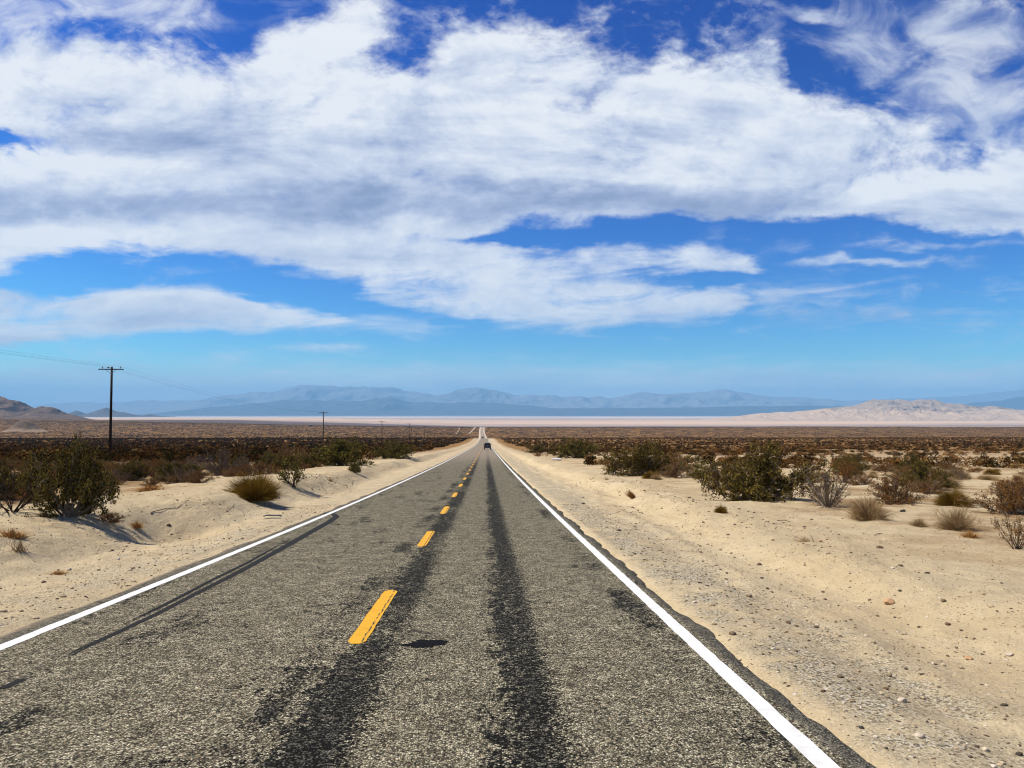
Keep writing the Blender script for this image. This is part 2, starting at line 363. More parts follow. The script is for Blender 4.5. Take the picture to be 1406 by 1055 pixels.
# ------------------------------------------------------------------ ground
def m_ground():
    m, N = material('desert_ground')
    p = N.pos(); x, y, z = N.sep(p)
    dx = N.add(x, 1.25); a = N.m('ABSOLUTE', dx)
    big = N.noise(p, 0.35, 5, 0.6); mid = N.noise(p, 2.2, 6, 0.65); fine = N.noise(p, 28.0, 5, 0.7); grit = N.noise(p, 110.0, 3, 0.7)
    sand = N.mix(N.step(big, 0.3, 0.7), (0.72, 0.585, 0.365), (0.66, 0.515, 0.305))
    sand = N.mix(N.mul(N.step(mid, 0.5, 0.75), 0.45), sand, (0.50, 0.375, 0.205))
    sand = N.mix(N.mul(N.step(mid, 0.48, 0.25), 0.40), sand, (0.72, 0.60, 0.40))
    sand = N.mix(N.mul(N.step(fine, 0.52, 0.72), 0.45), sand, (0.33, 0.23, 0.14))
    sand = N.mix(N.mul(N.step(grit, 0.50, 0.72), 0.40), sand, (0.25, 0.19, 0.13))
    # gravelly shoulder, rolled into lengthwise tracks
    trk = N.noise(N.vscale(p, 1.6, 0.10, 0.1), 1.0, 5, 0.6)
    aw = N.add(a, N.mul(N.sub(mid, 0.5), 0.9))
    sh = N.mul(N.step(aw, 3.5, 4.0), N.step(N.add(aw, N.mul(N.sub(trk, 0.5), 3.5)), 6.3, 4.2))
    sx = N.step(dx, -1, 1, 0.65, 0.95)
    st = N.voro(p, 55.0, out='Color'); stv = N.sep(st)
    gv = N.mix(N.step(stv[0], 0.45, 0.75), (0.52, 0.44, 0.28), (0.13, 0.115, 0.09))
    gv = N.mix(N.step(stv[1], 0.72, 0.86), gv, (0.74, 0.67, 0.52))
    sand = N.mix(N.mul(N.mul(sh, sx), N.step(N.noise(p, 1.3, 5, 0.7), 0.34, 0.56)), sand, gv)
    sand = N.mix(N.mul(N.mul(N.step(trk, 0.50, 0.66), N.step(a, 8.0, 6.0)), 0.35), sand, (0.40, 0.315, 0.20))
    crust = N.noise(p, 0.8, 7, 0.72)
    sand = N.mix(N.mul(N.step(crust, 0.52, 0.66), 0.30), sand, (0.42, 0.315, 0.19))
    # scattered dark and pale chips
    vd = N.voro(p, 9.0); vcol = N.sep(N.voro(p, 9.0, out='Color'))
    chip = N.mul(N.step(vd, 0.20, 0.13), N.step(vcol[0], 0.62, 0.66))
    sand = N.mix(chip, sand, N.mix(N.step(vcol[1], 0.6, 0.62), (0.13, 0.09, 0.06), (0.80, 0.74, 0.60)))
    vd2 = N.voro(p, 24.0); vc2 = N.sep(N.voro(p, 24.0, out='Color'))
    chip2 = N.mul(N.step(vd2, 0.26, 0.16), N.step(vc2[0], 0.66, 0.70))
    sand = N.mix(chip2, sand, N.mix(N.step(vc2[1], 0.55, 0.57), (0.15, 0.10, 0.065), (0.78, 0.70, 0.54)))
    # dry litter between the shrubs
    lit = N.noise(N.vscale(p, 0.30, 0.30), 1.0, 6, 0.65)
    lm = N.mul(N.step(a, 7.0, 13.0), N.step(N.add(lit, N.step(dx, -9.0, -16.0, 0.0, 0.16)), 0.42, 0.62))
    sand = N.mix(N.mul(lm, N.step(fine, 0.30, 0.62, 0.35, 0.9)), sand, (0.27, 0.145, 0.055))
    # distance: brown bajada, grey flats, pale dry lake, streaked along the valley
    band = N.noise(N.comb(N.mul(x, 0.00016), N.mul(y, 0.0011), 0.0), 1.0, 6, 0.6)
    band2 = N.noise(N.comb(N.mul(x, 0.0006), N.mul(y, 0.004), 3.0), 1.0, 5, 0.6)
    yy = N.add(y, N.add(N.mul(N.sub(band, 0.5), N.mul(y, 1.0)), N.mul(N.sub(band2, 0.5), N.mul(y, 0.08))))
    lg = N.m('LOGARITHM', N.mx(yy, 10.0), 10.0)
    f = N.m('DIVIDE', N.sub(lg, 1.5), 3.0, clamp=True)
    def pp(Y): return (math.log10(Y) - 1.5) / 3.0
    far = N.ramp(f, [(pp(60), (0.47, 0.35, 0.22)), (pp(200), (0.28, 0.16, 0.065)), (pp(900), (0.34, 0.185, 0.060)), (pp(2300), (0.28, 0.150, 0.052)), (pp(4300), (0.14, 0.085, 0.052)), (pp(5200), (0.20, 0.145, 0.12)),
                     (pp(6000), (0.44, 0.33, 0.26)), (pp(7200), (0.74, 0.52, 0.34)), (pp(9400), (0.70, 0.49, 0.33)), (pp(10800), (0.38, 0.28, 0.23)), (pp(16000), (0.78, 0.64, 0.52)), (pp(19000), (0.36, 0.33, 0.32)), (pp(26000), (0.2, 0.19, 0.19))])
    far = N.mix(N.mul(N.step(band2, 0.56, 0.66), N.step(y, 9000, 14000)), far, (0.92, 0.84, 0.74))
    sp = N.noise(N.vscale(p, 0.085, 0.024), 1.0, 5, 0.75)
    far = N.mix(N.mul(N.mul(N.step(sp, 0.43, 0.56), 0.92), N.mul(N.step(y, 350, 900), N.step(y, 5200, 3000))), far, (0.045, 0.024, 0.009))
    vg = N.mul(N.step(N.add(a, N.mul(N.sub(N.noise(p, 0.12, 4, 0.6), 0.5), 6.0)), 10.5, 7.5), N.step(y, 900, 600))
    far = N.mix(vg, far, N.mix(N.step(big, 0.3, 0.7), (0.60, 0.485, 0.31), (0.52, 0.40, 0.245)))
    colr = N.mix(N.step(y, 45, 190), sand, far)
    bank = N.step(a, 5.6, 7.0)
    h = N.add(N.add(N.add(N.mul(mid, 1.0), N.mul(N.mul(crust, bank), 2.2)), N.mul(fine, N.add(0.28, N.mul(bank, 0.22)))), N.add(N.mul(grit, 0.10), N.mul(N.add(chip, chip2), 0.15)))
    nor = N.bump(h, 0.85, 0.11)
    N.out(N.bsdf(colr, 0.97, nor, 0.02))
    return m

def geo(a, b, s0, g):
    v = [a]
    while v[-1] < b: v.append(v[-1] + max(s0, g * abs(v[-1])))
    return v
ys = [-80, -40, -20, -10, -4, 0, 1.5] + geo(2.2, 120, 0.085, 0.0075) 
ys += geo(ys[-1], 2800, 0.1, 0.011)[1:]
ys += geo(ys[-1], 46000, 1, 0.035)[1:]
YS = np.array(ys)
half = np.array([0, 2.5, 3.2, 3.45] + geo(3.52, 14, 0.085, 0.0) )
half = np.concatenate([half, np.array(geo(half[-1], 45000, 0.1, 0.032)[1:])])
XS = np.concatenate([-half[::-1][:-1], half])
def grid_faces(nr, nc):
    i = np.arange(nr - 1)[:, None] * nc + np.arange(nc - 1)[None, :]
    return np.stack([i, i + 1, i + nc + 1, i + nc], -1).reshape(-1, 4)
YY, DD = np.meshgrid(YS, XS, indexing='ij')
XX = DD + xc(YY)
ZZ = ground_z(XX, YY)
g = mesh_np('ground', np.stack([XX, YY, ZZ], -1).reshape(-1, 3), grid_faces(len(YS), len(XS)), [m_ground()], True)
struct(g)

# ------------------------------------------------------------------ road
def m_road():
    m, N = material('chip_seal_asphalt')
    p = N.pos(); x, y, z = N.sep(p)
    dx = N.add(x, 1.25)
    px = N.comb(x, y, 0.0)
    w1 = N.noise(N.vscale(px, 1.0, 0.16), 2.2, 6, 0.66)          # lengthwise smears
    w2 = N.noise(px, 5.0, 5, 0.68)
    w3 = N.noise(N.vscale(px, 1.0, 0.35), 14.0, 4, 0.7)
    dw = N.add(dx, N.add(N.mul(N.sub(w1, 0.5), 0.42), N.add(N.mul(N.sub(w2, 0.5), 0.40), N.mul(N.sub(w3, 0.5), 0.30))))
    def strip(c, w, a):
        return N.mul(N.step(N.m('ABSOLUTE', N.sub(dw, c)), w * 1.25, w * 0.2), a)
    modl = N.step(N.noise(N.comb(0.0, N.mul(y, 0.16), 4.0), 1.0, 4, 0.6), 0.35, 0.58)
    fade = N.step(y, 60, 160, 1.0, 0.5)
    dark = N.mx(strip(1.55, 0.34, 1.0), N.mul(strip(0.18, 0.40, 1.0), N.step(modl, 0, 1, 0.75, 1.0)))
    dark = N.mx(dark, N.mul(strip(-0.30, 0.24, 0.85), N.step(N.noise(N.comb(2.0, N.mul(y, 0.22), 9.0), 1.0, 4, 0.6), 0.40, 0.56)))
    dark = N.mx(dark, N.mul(strip(3.02, 0.22, 0.8), N.step(N.noise(N.comb(7.0, N.mul(y, 0.3), 1.0), 1.0, 4, 0.6), 0.38, 0.62)))
    patch = N.step(N.noise(N.vscale(px, 1.3, 0.42), 1.0, 6, 0.7), 0.52, 0.64)
    dark = N.mx(dark, N.mul(N.mul(patch, N.step(dx, 0.1, -0.6)), 0.75))
    dark = N.mx(dark, N.mul(strip(-3.15, 0.16, 0.6), N.step(w1, 0.45, 0.6)))
    # asphalt apron outside the edge lines is darker and dustier
    ap = N.step(N.m('ABSOLUTE', dx), 3.36, 3.42)
    st = N.sep(N.voro(px, 72.0, out='Color')); vd = N.voro(px, 72.0)
    st2 = N.sep(N.voro(px, 36.0, out='Color'))
    tone = N.add(N.mul(st[0], 0.62), N.mul(st2[0], 0.38))
    stones = N.ramp(tone, [(0.14, (0.045, 0.043, 0.034)), (0.38, (0.20, 0.188, 0.138)), (0.58, (0.37, 0.35, 0.25)), (0.84, (0.78, 0.74, 0.56))])
    stones = N.mix(N.mul(N.step(st[1], 0.82, 0.9), 0.5), stones, (0.30, 0.20, 0.12))
    gap = N.step(vd, 0.42, 0.66)
    stones = N.mix(N.mul(gap, 0.75), stones, (0.03, 0.03, 0.028))
    tint = N.noise(N.vscale(px, 0.5, 0.05), 1.0, 4, 0.6)
    stones = N.mix(1.0, stones, N.mix(tint, (0.90, 0.90, 0.86), (1.12, 1.05, 1.0)), 'MULTIPLY')
    mot = N.noise(px, 3.4, 6, 0.72)
    stones = N.mix(1.0, stones, N.mix(N.step(mot, 0.34, 0.66), (0.66, 0.65, 0.62), (1.16, 1.14, 1.10)), 'MULTIPLY')
    bit = N.mix(N.step(tone, 0.5, 0.8), (0.009, 0.009, 0.008), (0.10, 0.095, 0.078))
    darkn = N.mul(N.step(N.add(dark, N.add(N.mul(N.sub(tone, 0.5), -0.75), N.add(N.mul(N.sub(w3, 0.5), 1.3), N.add(N.mul(N.sub(w2, 0.5), 1.5), N.mul(N.sub(w1, 0.5), 1.2))))), 0.22, 0.92), 0.97)
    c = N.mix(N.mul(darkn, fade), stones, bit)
    c = N.mix(N.mul(ap, 0.75), c, N.mix(N.step(tone, 0.35, 0.7), (0.07, 0.066, 0.055), (0.20, 0.18, 0.14)))
    dust = N.step(N.add(N.m('ABSOLUTE', dx), N.mul(N.sub(w2, 0.5), 0.5)), 3.50, 3.85)
    c = N.mix(N.mul(dust, N.step(dx, -1, 1, 0.8, 0.15)), c, (0.44, 0.34, 0.23))
    # far down the slope the surface is bleached and pinkish
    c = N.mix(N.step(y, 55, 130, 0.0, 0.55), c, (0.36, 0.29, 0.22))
    # hairline cracks
    cr = N.voro(px, 0.42, 'DISTANCE_TO_EDGE')
    crw = N.add(cr, N.mul(N.sub(w2, 0.5), 0.05))
    ck = N.mul(N.step(N.m('ABSOLUTE', crw), 0.010, 0.003), N.step(w1, 0.50, 0.60))
    c = N.mix(N.mul(ck, 0.8), c, (0.02, 0.02, 0.02))
    h = N.add(N.mul(N.sub(1.0, vd), 1.0), N.mul(st[0], 0.6))
    nor = N.bump(h, 0.8, 0.012)
    N.out(N.bsdf(c, 0.92, nor, 0.04))
    return m

def m_paint(name, c, wear=0.5):
    m, N = material(name)
    p = N.pos(); x, y, z = N.sep(p); px = N.comb(x, y, 0.0)
    n1 = N.noise(px, 38.0, 4, 0.7); n2 = N.noise(N.vscale(px, 3.0, 0.6), 2.0, 4, 0.6); n3 = N.noise(px, 6.0, 4, 0.65)
    cc = N.mix(N.step(n3, 0.4, 0.75), c, tuple(v * 0.82 for v in c))
    a = N.step(N.add(n1, N.mul(n2, wear)), 0.36 + 0.1 * wear, 0.40 + 0.1 * wear)
    # the long crack that runs down the painted strip
    if wear > 0.6:
        lin = N.m('ABSOLUTE', N.sub(N.add(x, N.mul(N.sub(N.noise(N.comb(0.0, y, 0.0), 3.5, 5, 0.7), 0.5), 0.10)), -1.20))
        cc = N.mix(N.mul(N.step(lin, 0.011, 0.006), N.step(n3, 0.36, 0.50)), cc, (0.04, 0.035, 0.02))
    N.out(N.bsdf(cc, 0.7, N.bump(n1, 0.3, 0.006), 0.3, alpha=a))
    return m

RY = YS[(YS >= -20) & (YS <= 2750)]
def ribbon(name, Y, dL, dR, dz, mat, ncol=2, parent=None, zl=None):
    """a strip that follows the road between two offsets from its middle"""
    Y = np.asarray(Y, float); dL = np.broadcast_to(dL, Y.shape); dR = np.broadcast_to(dR, Y.shape)
    t = np.linspace(0, 1, ncol)[None, :]
    D = dL[:, None] * (1 - t) + dR[:, None] * t
    Yg = np.repeat(Y[:, None], ncol, 1)
    Z = profile(Yg) + dz
    return mesh_np(name, np.stack([D + xc(Yg), Yg, Z], -1).reshape(-1, 3), grid_faces(len(Y), ncol), [mat], True, parent)

rL = -3.78 + 0.14 * fbm(RY * 0.8, RY * 0, 4, 3) * (1 - sstep(100, 300, RY)); rR = 3.58 + (0.09 * fbm(RY * 0.9, RY * 0 + 5, 3, 9) + 0.07 * fbm(RY * 4.0, RY * 0 + 9, 4, 19)) * (1 - sstep(100, 300, RY))
dcol = np.concatenate([[0, 0.012, 0.03, 0.06], np.linspace(0.12, 0.88, 12), [0.94, 0.97, 0.988, 1.0]])
D = rL[:, None] * (1 - dcol[None]) + rR[:, None] * dcol[None]
Yg = np.repeat(RY[:, None], len(dcol), 1)
edge = np.zeros_like(D); edge[:, 0] = -0.09; edge[:, 1] = -0.035; edge[:, -1] = -0.09; edge[:, -2] = -0.012; edge[:, 2] = -0.008
Z = profile(Yg) + edge
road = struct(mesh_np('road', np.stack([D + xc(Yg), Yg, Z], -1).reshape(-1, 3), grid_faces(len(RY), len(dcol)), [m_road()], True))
white = m_paint('white_road_paint', (0.84, 0.84, 0.80), 0.5)
yellow = m_paint('yellow_road_paint', (0.80, 0.41, 0.008), 0.7)
LY = RY[RY <= 2600]
def edge_n(Y, s): return 0.008 * fbm(Y * 7, Y * 0 + s, 3, s) * (1 - sstep(30, 80, Y))
for s_, k_ in ((-3.33, 61), (3.25, 67)):
    ribbon('edge_line', LY, s_ - 0.07 + edge_n(LY, k_), s_ + 0.07 + edge_n(LY, k_ + 3), 0.004, white, 2, road)
for k in range(95):
    y0 = 0.02 + 7.22 * k; L_ = 2.75
    if y0 + L_ < 2: continue
    n = max(6, int(60 / (1 + k)))
    Yd = np.linspace(y0, y0 + L_, n)
    rnd = np.minimum(1, np.minimum(Yd - y0, y0 + L_ - Yd) / 0.09); rnd = 0.45 + 0.55 * np.sqrt(np.clip(rnd, 0, 1))
    ribbon('centre_dash', Yd, -0.088 * rnd + edge_n(Yd, 71), 0.088 * rnd + edge_n(Yd, 79), 0.004, yellow, 2, road)

def m_rubber_mark():
    m, N = material('tyre_mark')
    p = N.pos(); x, y, z = N.sep(p); px = N.comb(x, y, 0.0)
    n1 = N.noise(px, 40.0, 4, 0.7)
    at = N.new('Attribute', attribute_name='fade').outputs['Fac']
    a = N.step(N.add(N.mul(at, 0.75), N.mul(n1, 0.7)), 0.52, 0.68)
    N.out(N.bsdf((0.020, 0.020, 0.019), 0.85, None, 0.1, alpha=a))
    return m
mk = m_rubber_mark()
def mark(name, pts, w, fade, dz=0.004, offs=0.0):
    P = [road_hit(*q) for q in pts]
    # smooth polyline
    P = np.array(P); t = np.arange(len(P)); tt = np.linspace(0, len(P) - 1, 16 * len(P))
    X = np.interp(tt, t, P[:, 0]); Y = np.interp(tt, t, P[:, 1])
    for _ in range(3):
        X[1:-1] = (X[:-2] + 2 * X[1:-1] + X[2:]) / 4; Y[1:-1] = (Y[:-2] + 2 * Y[1:-1] + Y[2:]) / 4
    T = np.stack([np.gradient(X), np.gradient(Y)], -1); T /= np.linalg.norm(T, axis=1)[:, None]
    Nn = np.stack([-T[:, 1], T[:, 0]], -1)
    W = np.interp(tt, t, w); Fd = np.interp(tt, t, fade)
    cols = np.array([-1, -0.7, 0, 0.7, 1.0]); cf = np.array([0, 1, 0.8, 1, 0.0])
    V = []; A = []
    for c_, f_ in zip(cols, cf):
        xx = X + Nn[:, 0] * (W * c_ / 2 + offs); yy = Y + Nn[:, 1] * (W * c_ / 2 + offs)
        V.append(np.stack([xx, yy, profile(yy) + dz], -1)); A.append(Fd * f_)
    V = np.stack(V, 1).reshape(-1, 3); A = np.stack(A, 1).ravel()
    o = mesh_np(name, V, grid_faces(len(tt), 5), [mk], True, road)
    at = o.data.attributes.new('fade', 'FLOAT', 'POINT'); at.data.foreach_set('value', A.astype(np.float32))
    return o
mark('skid_mark', [(60, 922), (110, 893), (165, 868), (220, 842), (280, 810), (330, 785), (385, 755), (425, 732), (452, 717), (462, 710), (458, 706), (444, 705)], [.08, .09, .09, .09, .10, .13, .17, .20, .21, .20, .18, .15], [.1, .45, .6, .7, .8, .85, .9, .95, 1, 1, .9, .7])
mark('skid_mark', [(170, 858), (230, 829), (290, 798), (340, 773), (390, 745)], [.05, .07, .07, .07, .06], [.3, .6, .7, .65, .3], 0.006)
mark('skid_mark', [(0, 948), (45, 930)], [.07, .1], [.9, .2])
# a short dark bitumen patch with a ragged outline, and the crack that leads to it
pt = [(549, 888), (565, 883), (580, 879.5), (600, 879.5), (620, 881), (617, 886), (604, 888.5), (590, 891), (572, 892), (563, 889)]
PV = [(*road_hit(*q),) for q in pt]
PV = [(x_, y_, float(profile(y_)) + 0.005) for x_, y_ in PV]
ctr = np.mean(np.array(PV), 0)
fine_pts = []
for k in range(len(PV)):
    a_ = np.array(PV[k]); b_ = np.array(PV[(k + 1) % len(PV)])
    for t_ in np.linspace(0, 1, 6)[:-1]:
        q = a_ + (b_ - a_) * t_; q = ctr + (q - ctr) * (1 + rng.uniform(-.30, .10)); q[2] = float(profile(q[1])) + 0.005; fine_pts.append(q)
vv = np.array([ctr] + fine_pts); nf_ = len(fine_pts)
ff = np.array([[0, 1 + k, 1 + (k + 1) % nf_] for k in range(nf_)])
bit = simple('bitumen', (0.008, 0.008, 0.009), 0.9, 0.05, var=0.4, nscale=40)
mesh_np('tar_patch', vv, ff, [bit], False, road)
def crack(pts, w):
    P = np.array([road_hit(*q) for q in pts]); t = np.arange(len(P)); tt = np.linspace(0, len(P) - 1, 14 * len(P))
    X = np.interp(tt, t, P[:, 0]) + rng.normal(0, .008, len(tt)); Y = np.interp(tt, t, P[:, 1]) + rng.normal(0, .008, len(tt))
    wj = w * rng.uniform(.2, 1.2, len(tt)); nx = np.gradient(Y); ny = -np.gradient(X); l = np.hypot(nx, ny) + 1e-6
    a_ = np.stack([X - nx / l * wj, Y - ny / l * wj, profile(Y) + .004], -1); b_ = np.stack([X + nx / l * wj, Y + ny / l * wj, profile(Y) + .004], -1)
    mesh_np('road_crack', np.stack([a_, b_], 1).reshape(-1, 3), grid_faces(len(tt), 2), [bit], False, road)
crack([(571, 893), (573, 904), (569, 914), (571, 920), (560, 928), (555, 936), (544, 944), (540, 957)], .0035)
crack([(530, 888), (550, 887)], .006); crack([(618, 882), (650, 881), (690, 880)], .005)
crack([(465, 921), (450, 938), (442, 946)], .006)

# dirt track that wanders beside the road far down the slope
mt = simple('pale_track_dirt', (0.60, 0.50, 0.36), 0.95, 0.1, var=0.15, nscale=0.05)
for (xa, xb, ya, yb, w_) in ((-34, -30, 1500, 2250, 3.4), (-58, -76, 1450, 2200, 2.2)):
    Yt = np.linspace(ya, yb, 80); Xt = np.linspace(xa, xb, 80) + 0.8 * np.sin(Yt / 130)
    ww = w_ * (0.7 + 0.5 * fbm(Yt * .02, Yt * 0, 3, 4))
    V = np.stack([np.stack([Xt + s_ * ww, Yt, ground_z(Xt + s_ * ww, Yt) + 0.5], -1) for s_ in (-1, -.4, .4, 1)], 1)
    V[:, 0, 2] -= 1.0; V[:, 3, 2] -= 1.0
    struct(mesh_np('dirt_track', V.reshape(-1, 3), grid_faces(80, 4), [mt], True))
# the pale verges that show beside the road far away
for s_ in (-1, 1):
    Yt = RY[(RY > 450) & (RY < 2500)]
    ww = sstep(500, 800, Yt)
    d0 = 3.7 * s_ + 0 * Yt; d1 = s_ * (3.8 + ww * (2.6 + 0.8 * fbm(Yt * .03, Yt * 0, 3, 14)))
    Xa = xc(Yt) + d0; Xb = xc(Yt) + d1
    V = np.stack([np.stack([Xa, Yt, profile(Yt) - .02], -1), np.stack([Xb, Yt, np.maximum(ground_z(Xb, Yt), profile(Yt) - .2) + .12], -1), np.stack([Xb + s_ * .6, Yt, ground_z(Xb + s_ * .6, Yt) - .3], -1)], 1)
    struct(mesh_np('road_verge', V.reshape(-1, 3), grid_faces(len(Yt), 3), [mt], True))

# ------------------------------------------------------------------ hills and mountains
def m_rock(name, c1, c2, c3, scale, bump=0.6, patch=None, dist=120.0, sandz=None):
    m, N = material(name)
    p = N.pos()
    n1 = N.noise(p, scale, 7, 0.68, 0.4); n2 = N.noise(p, scale * 4.3, 6, 0.7); n3 = N.noise(N.vscale(p, 1, 1, 0.4), scale * 0.35, 5, 0.6)
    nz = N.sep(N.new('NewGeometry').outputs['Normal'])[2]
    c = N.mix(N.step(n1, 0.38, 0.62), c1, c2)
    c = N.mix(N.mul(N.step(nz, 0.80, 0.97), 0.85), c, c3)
    c = N.mix(N.mul(N.step(n2, 0.52, 0.7), 0.5), c, tuple(v * 0.55 for v in c1))
    if sandz:      # wind-blown sand lies round the foot of the rock
        zz = N.add(N.sep(p)[2], N.add(N.mul(N.sub(n1, 0.5), 260.0), N.mul(N.sub(n2, 0.5), 90.0)))
        c = N.mix(N.step(zz, sandz[0], sandz[1], 1.0, 0.0), c, sandz[2])
    if patch: c = N.mix(N.step(n3, patch[0], patch[0] + .06), c, patch[1])
    N.out(N.bsdf(c, 0.95, N.bump(N.add(n1, N.mul(n2, .4)), bump, dist), 0.1))
    return m

def ridge(name, pts, Dk, depth, zbase, mat, nu=460, nv=64, rough=0.25, wl=0.05, seed=0, sharp=1.25, front=0.5, foot=0.12, topn=1.0):
    """a mountain mass: its crest height follows a list of (column, row) read off the photo, at its own distance"""
    cs = np.array([p[0] for p in pts], float); rs = np.array([p[1] for p in pts], float)
    u0, _ = pdir(cs[0], 560); u1, _ = pdir(cs[-1], 560)
    u = np.linspace(u0, u1, nu); uu = np.array([pdir(c, r)[0] for c, r in pts]); vv_ = np.array([pdir(c, r)[1] for c, r in pts])
    crest = CAMZ + np.interp(u, uu, vv_) * Dk
    Hc = np.maximum(crest - zbase, 0)
    endf = sstep(0, .02, (u - u0) / (u1 - u0)) * sstep(0, .02, (u1 - u) / (u1 - u0))
    t = np.linspace(0, 1, nv)
    T, UU = np.meshgrid(t, u, indexing='ij')
    wob = 0.10 * fbm(UU * 9 + seed, UU * 0, 3, seed)
    prof = np.where(T < front + wob, T / (front + wob), (1 - T) / (1 - front - wob))
    prof = np.clip(prof, 0, 1)
    yy = Dk + (T - front) * depth
    xx = UU * (Dk + (T - front) * depth * 0.35)
    nn = 1 - np.abs(fbm(xx / (wl * Dk), yy / (wl * Dk) * 0.8, 5, seed + 3)) * 2
    nn2 = fbm(xx / (wl * Dk) * 3, yy / (wl * Dk) * 3, 4, seed + 8)
    shp = (1 - foot) * prof ** sharp + foot * prof ** 0.4
    H = Hc[None] * (shp + rough * (nn - 0.55) * prof * (1.15 - prof) * 1.6 + rough * 0.25 * nn2 * prof ** .5 * topn) * endf[None]
    Z = zbase - 6 + np.maximum(H, 0) + 5 * np.clip(prof * 12, 0, 1) * endf[None]
    o = mesh_np(name, np.stack([xx, yy, Z], -1).reshape(-1, 3), grid_faces(nv, nu), [mat], True)
    return struct(o)

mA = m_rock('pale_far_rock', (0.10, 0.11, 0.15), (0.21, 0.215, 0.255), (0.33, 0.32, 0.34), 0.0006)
mB = m_rock('dark_far_rock_and_cloud_shade', (0.020, 0.028, 0.05), (0.05, 0.06, 0.09), (0.13, 0.13, 0.15), 0.0007)  # dark rock; its tone also paints the cloud shadow on the bajada
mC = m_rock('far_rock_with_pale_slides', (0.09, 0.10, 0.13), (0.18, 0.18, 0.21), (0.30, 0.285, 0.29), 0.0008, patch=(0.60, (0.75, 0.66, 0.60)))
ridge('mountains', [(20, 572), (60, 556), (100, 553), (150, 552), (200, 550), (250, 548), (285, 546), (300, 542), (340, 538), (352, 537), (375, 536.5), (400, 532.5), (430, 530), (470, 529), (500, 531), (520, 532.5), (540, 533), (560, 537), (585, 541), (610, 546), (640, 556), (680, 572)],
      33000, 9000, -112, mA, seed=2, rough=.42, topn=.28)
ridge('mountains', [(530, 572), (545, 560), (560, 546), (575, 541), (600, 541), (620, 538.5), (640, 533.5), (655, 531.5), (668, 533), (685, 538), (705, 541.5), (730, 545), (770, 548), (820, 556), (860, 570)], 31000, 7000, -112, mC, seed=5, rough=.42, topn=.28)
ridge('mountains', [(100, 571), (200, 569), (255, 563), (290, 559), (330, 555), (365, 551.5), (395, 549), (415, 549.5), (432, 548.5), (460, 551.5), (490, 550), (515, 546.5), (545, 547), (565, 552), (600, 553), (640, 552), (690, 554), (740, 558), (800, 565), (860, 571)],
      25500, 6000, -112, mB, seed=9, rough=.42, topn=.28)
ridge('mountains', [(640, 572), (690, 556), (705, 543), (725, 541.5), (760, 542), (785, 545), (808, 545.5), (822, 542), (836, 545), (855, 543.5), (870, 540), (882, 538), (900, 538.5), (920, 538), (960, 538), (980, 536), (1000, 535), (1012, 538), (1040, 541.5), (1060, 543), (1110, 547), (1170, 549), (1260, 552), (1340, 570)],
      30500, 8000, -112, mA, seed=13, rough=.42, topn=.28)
ridge('mountains', [(680, 571), (760, 561), (860, 560), (950, 559.5), (1020, 558), (1100, 557), (1180, 558), (1240, 562), (1300, 571)], 23000, 3500, -112, mB, seed=17, rough=.15, topn=.2)  # cloud shadow on the bajada, shaped as a low ridge in dark colour
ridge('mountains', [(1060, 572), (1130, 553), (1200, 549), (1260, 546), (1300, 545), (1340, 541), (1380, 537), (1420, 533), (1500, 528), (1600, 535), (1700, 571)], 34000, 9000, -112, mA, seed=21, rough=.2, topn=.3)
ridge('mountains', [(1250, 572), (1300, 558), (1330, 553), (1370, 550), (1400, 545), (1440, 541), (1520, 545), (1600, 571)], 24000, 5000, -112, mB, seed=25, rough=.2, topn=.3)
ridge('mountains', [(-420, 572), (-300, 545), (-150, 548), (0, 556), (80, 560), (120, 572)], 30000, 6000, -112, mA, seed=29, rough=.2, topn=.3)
mD = m_rock('dark_blue_hill_rock', (0.045, 0.043, 0.05), (0.08, 0.072, 0.075), (0.13, 0.11, 0.10), 0.002)
ridge('hill', [(90, 572), (97, 567), (105, 564), (112, 566), (120, 570)], 11000, 900, -60, mD, 120, 24, seed=31, rough=.3)
ridge('hill', [(112, 572), (120, 568), (130, 565), (138, 562.5), (147, 560), (152, 562), (160, 565), (170, 566), (182, 569), (190, 572)], 11000, 1200, -60, mD, 160, 28, seed=33, rough=.3)
ridge('hill', [(186, 574), (196, 570.5), (206, 568.5), (215, 571), (232, 574)], 11000, 900, -60, mD, 120, 24, seed=35, rough=.3)
mE = m_rock('brown_desert_rock', (0.030, 0.018, 0.018), (0.10, 0.060, 0.048), (0.22, 0.145, 0.10), 0.010, 1.0, dist=30)
ridge('hill', [(-420, 575), (-330, 548), (-200, 530), (-110, 533), (-60, 537), (-25, 540), (0, 543), (10, 544), (18, 548), (30, 551), (40, 557), (52, 562), (62, 570), (75, 578)], 3900, 900, -50, mE, 360, 60, seed=41, rough=.34, wl=.045, sharp=1.1)
ridge('hill', [(22, 578), (38, 566), (50, 560), (58, 558), (68, 559.5), (80, 563), (95, 568.5), (112, 572), (130, 577), (150, 580)], 3600, 560, -48, mE, 260, 50, seed=43, rough=.34, wl=.045)
ridge('hill', [(-60, 580), (-20, 567), (10, 566), (30, 571), (60, 570), (75, 575), (95, 579)], 3300, 380, -44, mE, 220, 40, seed=45, rough=.36, wl=.045)
mF = m_rock('tan_mound_earth', (0.13, 0.085, 0.05), (0.21, 0.14, 0.085), (0.36, 0.25, 0.15), 0.03, 0.8, dist=6)
ridge('hill', [(2, 593), (12, 588), (22, 580), (28, 576.5), (34, 575), (40, 577), (48, 582), (58, 588), (70, 593)], 1700, 90, -43, mF, 120, 34, seed=47, rough=.3)
mG = m_rock('pale_sand_hill_rock', (0.14, 0.10, 0.085), (0.34, 0.25, 0.195), (0.62, 0.47, 0.33), 0.0042, 1.0, dist=90, sandz=(5, 50, (0.80, 0.58, 0.385)))
